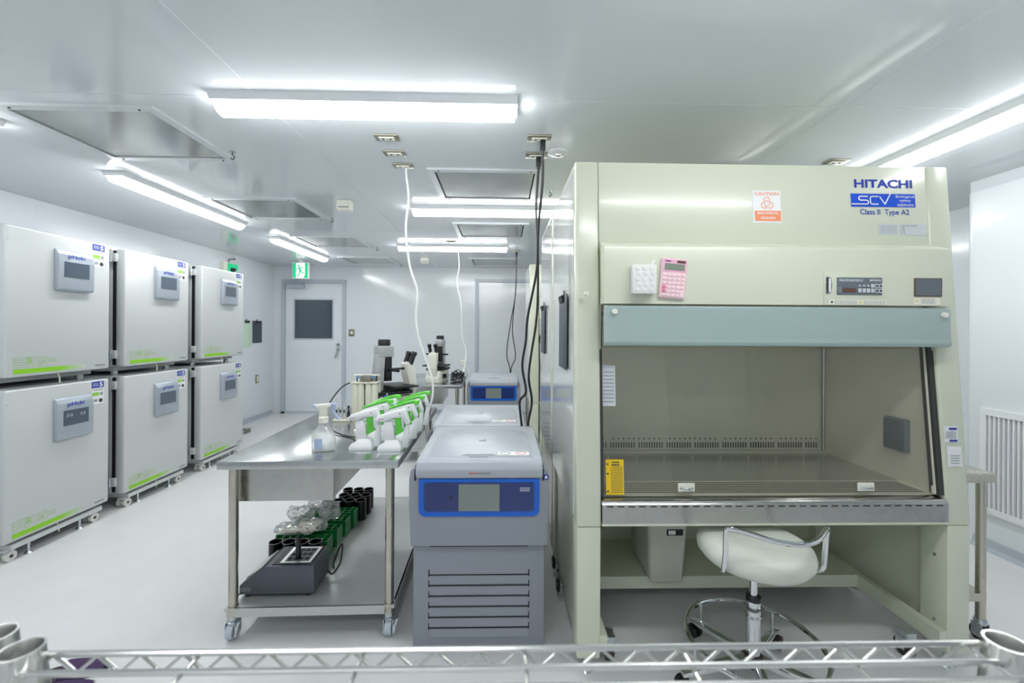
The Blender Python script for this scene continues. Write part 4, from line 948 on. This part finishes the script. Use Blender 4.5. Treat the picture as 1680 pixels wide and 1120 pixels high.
make_scope('smaller looking inverted microscope facing forward on the far table', (-0.68, 4.50, TZ), -PI / 2 - 0.25)

# cable tangles
def tangle(name, lab, c, rx, ry, rz_, n, seed, m='black', r=0.0045):
    rr = random.Random(seed); mb = MB()
    for k in range(n):
        a0 = rr.uniform(0, 6.28); pts = []
        w = rr.uniform(0.5, 1.0)
        for j in range(9):
            a = a0 + j * 0.85
            pts.append((c[0] + rx * w * math.cos(a) + rr.uniform(-1, 1) * rx * 0.18, c[1] + ry * w * math.sin(a) + rr.uniform(-1, 1) * ry * 0.18, c[2] + r + abs(rr.uniform(0, 1)) * rz_))
        mb.tube(catmull(pts, 5), r, 6)
    return tag(mb.build(name, m), lab, 'cable')
tangle('cable_bundle', 'tangle of black cables on the near table by the centrifuge', (-0.53, 2.72, TZ), 0.07, 0.17, 0.075, 9, 3)
tangle('cable_bundle', 'tangle of black cables beside the far microscope', (-0.47, 4.52, TZ), 0.075, 0.14, 0.10, 9, 5)
t = thing('spray_bottle', 'small far spray bottle standing behind the far cable tangle', 'bottle', (-0.455, 4.98, TZ), 0.2)
MB().lathe([(0.03, 0), (0.045, 0.005), (0.045, 0.06), (0.034, 0.09), (0.018, 0.115), (0.018, 0.13)], n=20, sy=0.75).build('bottle_body', 'bottle', t)
MB().prism([(-0.018, 0.13), (0.016, 0.13), (0.018, 0.175), (0.034, 0.18), (0.034, 0.195), (-0.034, 0.19), (-0.034, 0.178), (-0.016, 0.175)], 'y', -0.013, 0.013, r=0.003).build('spray_head', 'ivory', t); MB().prism([(0.03, 0.18), (0.045, 0.18), (0.065, 0.15), (0.058, 0.145)], 'y', -0.006, 0.006).build('trigger', 'liquid_blue', t)
# small power box clamped to the table side, with a green round plug
t = thing('power_strip', 'beige power strip with green round plug between table and centrifuge', 'power strip', (-0.408, 2.28, 0.0))
R(-0.03, 0.012, -0.05, 0.06, 0.0, 0.66, r=0.004).build('post_box', 'rack_cream', t); MB().cyl((-0.01, -0.051, 0.60), (-0.01, -0.075, 0.60), 0.022, n=18).build('green_plug', 'green_rack', t)
R(-0.032, 0.014, -0.052, 0.06, 0.66, 0.672, r=0.002).build('lid', 'ivory', t)

# ------------------------------------------------------------------ on the near table's lower shelf
t = thing('dry_bath', 'charcoal dry bath heater with a black handle on lower shelf', 'lab device', (-1.150, 1.885, SZ), 0.02)
hb = MB().prism([(0, 0.014), (0, 0.052), (0.015, 0.066), (0.06, 0.095), (0.10, 0.128), (0.118, 0.136), (0.318, 0.136), (0.322, 0.132), (0.322, 0.014)], 'y', 0, 0.175, r=0.003).build('case', 'heatblock', t)
for x in (0.03, 0.29):
    for y in (0.02, 0.155): MB().cyl((x, y, 0), (x, y, 0.016), 0.012, 0.014, n=12).build('foot', 'black', t)
for k in range(3): B(0.004, 0.05, -0.0012, 0.0, 0.030 + k * 0.006, 0.032 + k * 0.006).build('vent_line', 'ink_soft', hb, smooth=0)
B(0.135, 0.306, 0.012, 0.163, 0.135, 0.1395).build('well_rim', 'black', t); B(0.165, 0.298, 0.020, 0.155, 0.1395, 0.1415).build('well_plate', 'heat_top', t); B(0.182, 0.286, 0.032, 0.143, 0.1415, 0.1435).build('heating_block', 'heatblock', t)
h0 = None
for i in range(4):
    for j in range(3):
        if h0 is None: h0 = MB().cyl((0, 0, 0.1435), (0, 0, 0.1448), 0.0105, n=14).build('block_hole', 'hole', t); h = h0
        else: h = h0.copy(); COL.objects.link(h)
        h.location = (0.197 + i * 0.0247, 0.05 + j * 0.037, 0)
MB().cyl((0.230, 0.055, 0.144), (0.230, 0.055, 0.235), 0.011, n=14).lathe([(0.011, 0.235), (0.008, 0.241), (0.003, 0.243)], (0.230, 0.055, 0), 14).build('lift_handle', 'black_gloss', t)
MB().prism([(0.022, 0.074), (0.055, 0.095), (0.094, 0.127), (0.09, 0.130), (0.05, 0.099), (0.02, 0.079)], 'y', 0.02, 0.155).build('display_strip', 'heat_top', t)
cord('power_cable', [(-0.825, 2.03, 0.18), (-0.80, 2.03, 0.16), (-0.775, 2.06, 0.20), (-0.775, 2.085, 0.27), (-0.80, 2.11, 0.24), (-0.83, 2.115, 0.16), (-0.82, 2.10, 0.147)], 0.004, 'black', 'black power cable of the dry bath on lower shelf')
def make_bucket():
    t = thing('tube_bucket', '', 'bucket'); r_, h_ = 0.0315, 0.118
    MB().add(*(lambda n: ([(r_ * math.cos(2 * PI * k / n), r_ * math.sin(2 * PI * k / n), 0) for k in range(n)] + [(r_ * math.cos(2 * PI * k / n), r_ * math.sin(2 * PI * k / n), h_) for k in range(n)] +
              [(r_ * .92 * math.cos(2 * PI * k / n), r_ * .92 * math.sin(2 * PI * k / n), h_) for k in range(n)] + [(r_ * .92 * math.cos(2 * PI * k / n), r_ * .92 * math.sin(2 * PI * k / n), 0.01) for k in range(n)],
             [[k, (k + 1) % n, n + (k + 1) % n, n + k] for k in range(n)] + [[2 * n + k, 2 * n + (k + 1) % n, 3 * n + (k + 1) % n, 3 * n + k] for k in range(n)] + [list(range(n))[::-1], list(range(3 * n, 4 * n))]))(20)).build('cup', 'bucket', t)
    MB().tube([(r_ * .96 * math.cos(2 * PI * k / 24), r_ * .96 * math.sin(2 * PI * k / 24), h_) for k in range(24)], 0.0016, 5, True).build('rim', 'bucket_rim', t)
    return t
bk = make_bucket(); used = False
rows = [('in the row right behind the dry bath', 2.145, (-1.129, -1.062, -0.998, -0.932)), ('in the first row behind the green racks', 2.66, (-1.080, -1.012, -0.943, -0.876)),
        ('in the middle row behind the green racks', 2.745, (-1.012, -0.940, -0.872)), ('in the rearmost row on the lower shelf', 2.84, (-1.02, -0.95, -0.884))]
ords = {4: ('first', 'second', 'third', 'fourth'), 3: ('first', 'second', 'third')}
for lb, y, xs_ in rows:
    for k, x in enumerate(xs_):
        o = copy_tree(bk) if used else bk; used = True
        o.location = (x, y, SZ); o['group'] = 'black tube buckets'; o['label'] = 'black cylindrical tube bucket, %s from left %s' % (ords[len(xs_)][k], lb)
def make_rack():
    t = thing('tube_rack', '', 'rack'); L_, D_, H_ = 0.29, 0.078, 0.092
    MB().box(0, L_, 0, 0.003, 0, H_).box(0, L_, D_ - 0.003, D_, 0, H_).box(0, 0.004, 0.003, D_ - 0.003, 0, H_ - 0.01).box(L_ - 0.004, L_, 0.003, D_ - 0.003, 0, H_ - 0.01).box(0.004, L_ - 0.004, 0.003, D_ - 0.003, 0, 0.004).build('frame', 'green_rack', t)
    b = MB()
    for k in range(9): b.box(k * 0.0352 + 0.002, k * 0.0352 + 0.008, 0.003, D_ - 0.003, H_ - 0.03, H_ - 0.004)
    b.box(0.004, L_ - 0.004, D_ / 2 - 0.003, D_ / 2 + 0.003, H_ - 0.03, H_ - 0.004); b.build('top_grid', 'green_rack', t, smooth=0)
    for x in (0.015, L_ - 0.02): MB().cyl((x, D_ / 2, H_ - 0.006), (x, D_ / 2, H_ + 0.016), 0.006, n=10).build('peg', 'green_rack', t)
    return t
rk = make_rack()
for k, (x, y) in enumerate(((-1.185, 2.195), (-1.18, 2.315), (-1.175, 2.43), (-1.165, 2.535))):
    o = copy_tree(rk) if k else rk; o.location = (x, y, SZ); o['group'] = 'green tube racks'
    o['label'] = ['green tube rack nearest the dry bath, under the cream bag', 'second green tube rack from the dry bath', 'third green tube rack from the dry bath', 'green tube rack right before the rear black buckets'][k]
from mathutils import noise as mnoise
def bag(lab, c, rx, ry, rz_, rot, seed, inner=None):
    t = thing('plastic_bag', lab, 'plastic bag', c, rot)
    def blob(sx, sy, sz, amp, fr, zoff=0):
        b = MB(); n, m_ = 44, 22
        for i in range(m_ + 1):
            th = PI * i / m_
            for k in range(n):
                ph = 2 * PI * k / n
                ce, se = math.cos(ph), math.sin(ph); q = (abs(ce) ** 4 + abs(se) ** 4) ** -0.25
                v = Vector((sx * q * math.sin(th) ** 0.7 * ce, sy * q * math.sin(th) ** 0.7 * se, sz * math.cos(th)))
                d = mnoise.noise_vector(v * fr + Vector((seed, seed * 2, 0))); e = mnoise.noise(v * fr * 2.7 + Vector((0, seed, 5)))
                e2 = mnoise.noise(v * fr * 6.0 + Vector((seed, 0, 9))); v = v + d * amp + Vector((e2 * amp * 0.5, 0, e * amp * 0.9 + abs(e2) * amp * 0.9)); v.z = max(v.z, -sz)
                b.v.append((v.x, v.y, v.z + sz + zoff))
        for i in range(m_):
            for k in range(n): b.f.append([i * n + k, (i + 1) * n + k, (i + 1) * n + (k + 1) % n, i * n + (k + 1) % n])
        return b
    blob(rx, ry, rz_, 0.018, 22).build('film', 'bag', t, smooth=12)
    if inner:
        for ix, iy, w, dd in inner: R(ix - w, ix + w, iy - dd, iy + dd, rz_ * 0.5, rz_ * 1.4, r=0.006).build('contents', 'cream_cloth', t)
    return t
bag('clear bag holding folded cream packets, lying on green racks', (-1.065, 2.27, SZ + 0.112), 0.125, 0.07, 0.018, 0.1, 1.3, [(0.0, -0.02, 0.085, 0.03), (0.04, 0.035, 0.06, 0.025)])
bag('crumpled clear plastic bag at the left end of the green racks', (-1.125, 2.42, SZ + 0.112), 0.075, 0.05, 0.03, 0.3, 4.1)
bag('upright greyish translucent bag standing among the green racks', (-0.975, 2.42, SZ + 0.112), 0.055, 0.06, 0.042, 0.5, 7.7)
bag('rear translucent bag bulging against the black buckets', (-1.07, 2.55, SZ + 0.112), 0.065, 0.05, 0.042, -0.3, 9.2)

# ------------------------------------------------------------------ hanging cords
CW = [(-0.575, 2.52, 2.284), (-0.574, 2.52, 2.24), (-0.555, 2.5, 2.10), (-0.57, 2.5, 1.92), (-0.545, 2.5, 1.70), (-0.50, 2.5, 1.55), (-0.507, 2.5, 1.40), (-0.485, 2.5, 1.26), (-0.415, 2.5, 1.05), (-0.408, 2.5, 0.93), (-0.444, 2.5, 0.79)]
cord('white_power_cord', CW + [(-0.440, 2.49, 0.70), (-0.428, 2.48, 0.60), (-0.43, 2.50, 0.30), (-0.43, 2.52, 0.01)], 0.0065, 'cable_white', 'thick white power cord hanging from ceiling past the table edge')
cord('white_power_cord', [(-0.545, 5.20, 2.284), (-0.525, 5.15, 2.09), (-0.545, 5.1, 1.89), (-0.49, 5.05, 1.62), (-0.47, 5.0, 1.25), (-0.42, 4.95, 1.07), (-0.42, 4.75, 0.90), (-0.45, 4.62, 0.785)], 0.005, 'cable_white', 'thin far white cord hanging above the far table')
def plug(x, y, lb):
    t = thing('power_plug', lb, 'plug', (x, y, CZ - 0.014)); R(-0.014, 0.014, -0.012, 0.012, -0.05, 0, r=0.004).build('plug_body', 'black', t); MB().cyl((0, 0, -0.08), (0, 0, -0.05), 0.006, 0.011, n=10).build('strain_relief', 'black', t)
plug(0.201, 2.13, 'black plug in the nearer ceiling outlet of the pair'); plug(0.198, 2.34, 'black plug in the farther ceiling outlet of the pair'); plug(0.175, 5.22, 'tiny far black plug in ceiling outlet')
cord('black_power_cable', [(0.201, 2.13, 2.215), (0.203, 2.15, 2.08), (0.185, 2.18, 1.85), (0.180, 2.2, 1.64), (0.138, 2.25, 1.40), (0.130, 2.27, 1.27), (0.112, 2.29, 1.13), (0.134, 2.31, 0.99), (0.10, 2.32, 0.93), (0.112, 2.315, 0.79), (0.112, 2.338, 0.60), (0.112, 2.34, 0.10)], 0.0068, 'black', 'black power cable bowing left down behind the nearest centrifuge')
cord('black_power_cable', [(0.198, 2.34, 2.215), (0.189, 2.34, 2.08), (0.186, 2.34, 1.98), (0.195, 2.33, 1.80), (0.198, 2.33, 1.52), (0.187, 2.33, 1.35), (0.164, 2.33, 1.20), (0.150, 2.33, 1.06), (0.168, 2.33, 0.93), (0.145, 2.33, 0.79), (0.142, 2.338, 0.60), (0.14, 2.34, 0.10)], 0.0068, 'black', 'black power cable hanging on the right, down behind the nearest centrifuge')
cord('black_power_cable', [(0.175, 5.22, 2.215), (0.165, 5.2, 1.78), (0.105, 5.18, 1.40), (0.06, 5.16, 1.03), (0.105, 5.14, 0.80), (0.105, 5.15, 0.2)], 0.006, 'black', 'far thin black cable bowing left above the farthest centrifuge')
cord('black_power_cable', [(0.182, 5.22, 2.215), (0.163, 5.2, 1.78), (0.128, 5.18, 1.33), (0.168, 5.16, 1.0), (0.11, 5.135, 0.80), (0.12, 5.15, 0.2)], 0.006, 'black', 'far thin black cable bowing right above the farthest centrifuge')

# ------------------------------------------------------------------ on and under the big cabinet
CBX, CBY = 0.29, 1.60
hy = CBY - 0.006
t = thing('calculator', 'pink pocket calculator stuck on the cabinet hood', 'calculator', (0.648, hy, 1.526), rot=(0, math.radians(4.5), 0))
R(-0.050, 0.050, -0.014, 0, -0.076, 0.076, r=0.006, seg=3).build('case', 'pink', t)
B(-0.046, 0.046, -0.0150, -0.0135, 0.024, 0.071).build('top_face', 'pink_top', t)
B(-0.038, 0.038, -0.0162, -0.0150, 0.031, 0.055).build('display', 'lcd_calc', t); B(0.008, 0.040, -0.0160, -0.0150, 0.059, 0.068).build('solar_cell', 'brown', t); B(-0.038, -0.016, -0.0155, -0.0150, 0.062, 0.066).build('print', 'purple', t)
km = MB()
for i in range(5):
    for j in range(6):
        if i == 0 and j in (1, 2): continue
        if i == 4 and j == 1: continue
        x = -0.035 + i * 0.0175; z = -0.064 + j * 0.0152; km.rbox(x - 0.0062, x + 0.0062, -0.0175, -0.0135, z - 0.0048, z + 0.0048 + (0.0152 if (i == 4 and j == 0) else 0), r=0.0012, seg=1)
km.build('keys', 'pink_key', t, kind='stuff')
for j in (1, 2): R(-0.042, -0.028, -0.0180, -0.0135, -0.070 + j * 0.0152, -0.058 + j * 0.0152, r=0.002).build('key', 'pink_red', t)
t = thing('pen_holder', 'white embossed pocket holder stuck on the cabinet hood', 'holder', (0.530, hy, 1.466))
R(-0.044, 0.044, -0.04, 0, 0.0, 0.108, r=0.003).build('pocket', 'holder', t)
d0 = None
for i in range(3):
    for j in range(5):
        o = MB().lathe([(0.0095, 0), (0.008, 0.002), (0.003, 0.003)], n=8, M=Matrix.Rotation(PI / 2, 4, 'X')).build('emboss', 'holder', t) if d0 is None else d0.copy()
        if d0 is None: d0 = o
        else: COL.objects.link(o)
        o.location = (-0.028 + i * 0.026 + (0.007 if j % 2 else 0), -0.040, 0.014 + j * 0.020)
MB().prism([(0.026, 0.10), (0.034, 0.10), (0.044, 0.128), (0.038, 0.13)], 'y', -0.022, -0.020).build('tag', 'paper', t)
t = thing('waste_bin', 'beige slim waste bin with black label under the cabinet', 'bin', (0.765, 1.93, 0.162))
bm_ = MB(); a_ = [(-0.075, 0.0, 0), (0.080, 0.0, 0), (0.080, 0.27, 0), (-0.075, 0.27, 0)]; b_ = [(-0.098, -0.02, 0.39), (0.100, -0.02, 0.39), (0.100, 0.29, 0.39), (-0.098, 0.29, 0.39)]
bb = bmesh.new(); vv = [bb.verts.new(p) for p in a_ + b_]
for f in ([3, 2, 1, 0], [0, 1, 5, 4], [1, 2, 6, 5], [2, 3, 7, 6], [3, 0, 4, 7], [4, 5, 6, 7]): bb.faces.new([vv[i] for i in f])
bmesh.ops.bevel(bb, geom=bb.edges[:], offset=0.016, segments=3, profile=0.5, affect='EDGES'); bm_.from_bm(bb); bm_.build('bin_body', 'bin', t)
R(-0.102, 0.104, -0.024, 0.294, 0.385, 0.400, r=0.006).build('lid', 'bin', t)
lb_ = MB().prism([(-0.0115, 0.225), (-0.0150, 0.255), (-0.0135, 0.255), (-0.0100, 0.225)], 'x', -0.004, 0.072).build('label', 'black', t); B(0.004, 0.036, -0.0155, -0.0135, 0.232, 0.250).build('label_panel', 'paper', lb_)
# laboratory stool
t = thing('lab_stool', 'white round stool with chrome foot ring and low backrest', 'stool', (0.952, 1.565, 0), 0.0)
MB().lathe([(0.02, 0.462), (0.12, 0.466), (0.178, 0.478), (0.196, 0.500), (0.198, 0.520), (0.190, 0.540), (0.165, 0.553), (0.10, 0.556), (0.02, 0.552)], n=44).build('seat', 'stool', t, smooth=60)
MB().cyl((0, 0, 0.30), (0, 0, 0.465), 0.014, n=16).build('gas_lift', 'chrome', t); MB().cyl((0, 0, 0.10), (0, 0, 0.32), 0.025, n=20).build('column', 'chrome', t); MB().cyl((0, 0, 0.318), (0, 0, 0.334), 0.026, n=20).build('collar', 'black', t)
MB().torus((0, 0, 0.262), 0.0255, 0.004, 24, 6).build('ring_clamp', 'chrome', t)
MB().torus((0, 0, 0.170), 0.235, 0.009, 56, 10).build('foot_ring', 'chrome', t)
MB().lathe([(0.03, 0.072), (0.036, 0.08), (0.036, 0.112), (0.028, 0.12)], n=20).build('hub', 'rubber', t)
for k in range(5):
    a = math.radians(42 + 72 * k); ca_, sa_ = math.cos(a), math.sin(a)
    Mx = Matrix.Rotation(a, 4, 'Z')
    MB().prism([(0.025, 0.085), (0.285, 0.060), (0.285, 0.078), (0.025, 0.115)], 'y', -0.016, 0.016, M=Mx, r=0.004).build('base_arm', 'chrome', t)
    MB().cyl((0.235 * ca_, 0.235 * sa_, 0.075), (0.235 * ca_, 0.235 * sa_, 0.165), 0.005, n=8).build('ring_post', 'chrome', t)
    c = MB().cyl((0.275, 0, 0.03), (0.275, 0, 0.062), 0.007, n=8, M=Mx).build('caster', 'black', t)
    MB().cyl((0.275, -0.024, 0.027), (0.275, -0.006, 0.027), 0.027, n=18, M=Mx).cyl((0.275, 0.006, 0.027), (0.275, 0.024, 0.027), 0.027, n=18, M=Mx).build('wheel', 'rubber' if k == 0 else 'black', c)
bp_ = [(-0.130, -0.045, 0.470), (-0.165, -0.085, 0.478), (-0.175, -0.115, 0.50), (-0.175, -0.125, 0.56), (-0.176, -0.13, 0.628), (-0.172, -0.14, 0.650), (-0.14, -0.17, 0.656), (-0.07, -0.225, 0.652), (0.0, -0.245, 0.650),
       (0.07, -0.225, 0.652), (0.14, -0.17, 0.656), (0.172, -0.14, 0.650), (0.176, -0.13, 0.628), (0.175, -0.125, 0.56), (0.175, -0.115, 0.50), (0.165, -0.085, 0.478), (0.130, -0.045, 0.470)]
MB().tube(catmull(bp_, 5), 0.0085, 10).build('backrest', 'chrome', t)

# ------------------------------------------------------------------ foreground wire shelf and slippers
t = thing('wire_shelf', 'chrome wire shelf across the bottom foreground', 'shelf', (0, 0, 0))
ZS = 1.012; YW = 0.420; XA, XB = -0.447, 0.490
for z in (ZS, ZS - 0.020): MB().cyl((XA, YW, z), (XB, YW, z), 0.0030 if z == ZS else 0.0024, n=10).build('edge_wire', 'wire', t)
zz = []; k = 0; x = XA + 0.015
while x < XB - 0.01: zz.append((x, YW, ZS - 0.001 if k % 2 == 0 else ZS - 0.019)); x += 0.0205; k += 1
MB().tube(zz, 0.0021, 8).build('zigzag_wire', 'wire', t)
for i in range(15): MB().cyl((XA, YW - 0.023 - i * 0.0215, ZS), (XB, YW - 0.023 - i * 0.0215, ZS), 0.0026, n=8).build('shelf_wire', 'wire', t)
for xx in (-0.437, -0.295, -0.135, 0.025, 0.184, 0.343, 0.478): MB().cyl((xx, YW, ZS - 0.004), (xx, 0.09, ZS - 0.004), 0.0021, n=8).build('cross_wire', 'wire', t)
for px_, py_ in ((-0.451, 0.408), (0.497, 0.402), (-0.451, 0.075), (0.497, 0.075)):
    n = 28; b = MB()
    prf = [(0.0205, -0.040), (0.0165, 0.012), (0.0172, 0.0145), (0.0150, 0.0145), (0.0140, 0.010), (0.0140, -0.03)]
    for r_, z in prf:
        for k in range(n): b.v.append((px_ + r_ * math.cos(2 * PI * k / n), py_ + r_ * math.sin(2 * PI * k / n), ZS + z))
    for i in range(len(prf) - 1):
        for k in range(n): b.f.append([i * n + k, i * n + (k + 1) % n, (i + 1) * n + (k + 1) % n, (i + 1) * n + k])
    b.build('corner_collar', 'wire', t)
    MB().cyl((px_, py_, 0), (px_, py_, ZS - 0.006), 0.0127, n=18).build('post', 'chrome', t)
t = thing('shelf_post', 'second chrome shelf post at the lower left corner', 'shelf', (-0.499, 0.428, 0))
MB().cyl((0, 0, 0), (0, 0, ZS - 0.006), 0.0127, n=18).build('post', 'chrome', t); b = MB(); n = 28
for r_, z in prf:
    for k in range(n): b.v.append((r_ * math.cos(2 * PI * k / n), r_ * math.sin(2 * PI * k / n), ZS + z))
for i in range(len(prf) - 1):
    for k in range(n): b.f.append([i * n + k, i * n + (k + 1) % n, (i + 1) * n + (k + 1) % n, (i + 1) * n + k])
b.build('corner_collar', 'wire', t)
for k, (x, y, rz, lb) in enumerate(((-1.640, 1.655, -1.35, 'dark purple cloth slipper on floor, farther one of the pair'), (-1.60, 1.545, -1.2, 'dark purple cloth slipper on floor, nearer one of the pair'))):
    t = thing('slipper', lb, 'slipper', (x, y, 0), rz, 'purple slippers')
    MB().prism([(0.045 * math.cos(a), 0.12 * math.sin(a)) for a in [q * PI / 10 for q in range(20)]], 'z', 0, 0.012).build('sole', 'black', t)
    b = MB(); n = 12
    for i in range(7):
        yy = -0.02 + i * 0.022; hw = 0.046 * math.sqrt(max(0.02, 1 - (yy / 0.125) ** 2)); hh = 0.036 * (1 - (i / 6) ** 2 * 0.7)
        for q in range(n): a = PI * q / (n - 1); b.v.append((hw * math.cos(a), yy, 0.012 + hh * math.sin(a)))
    for i in range(6):
        for q in range(n - 1): b.f.append([i * n + q, i * n + q + 1, (i + 1) * n + q + 1, (i + 1) * n + q])
    b.build('upper', 'purple', t, smooth=60)
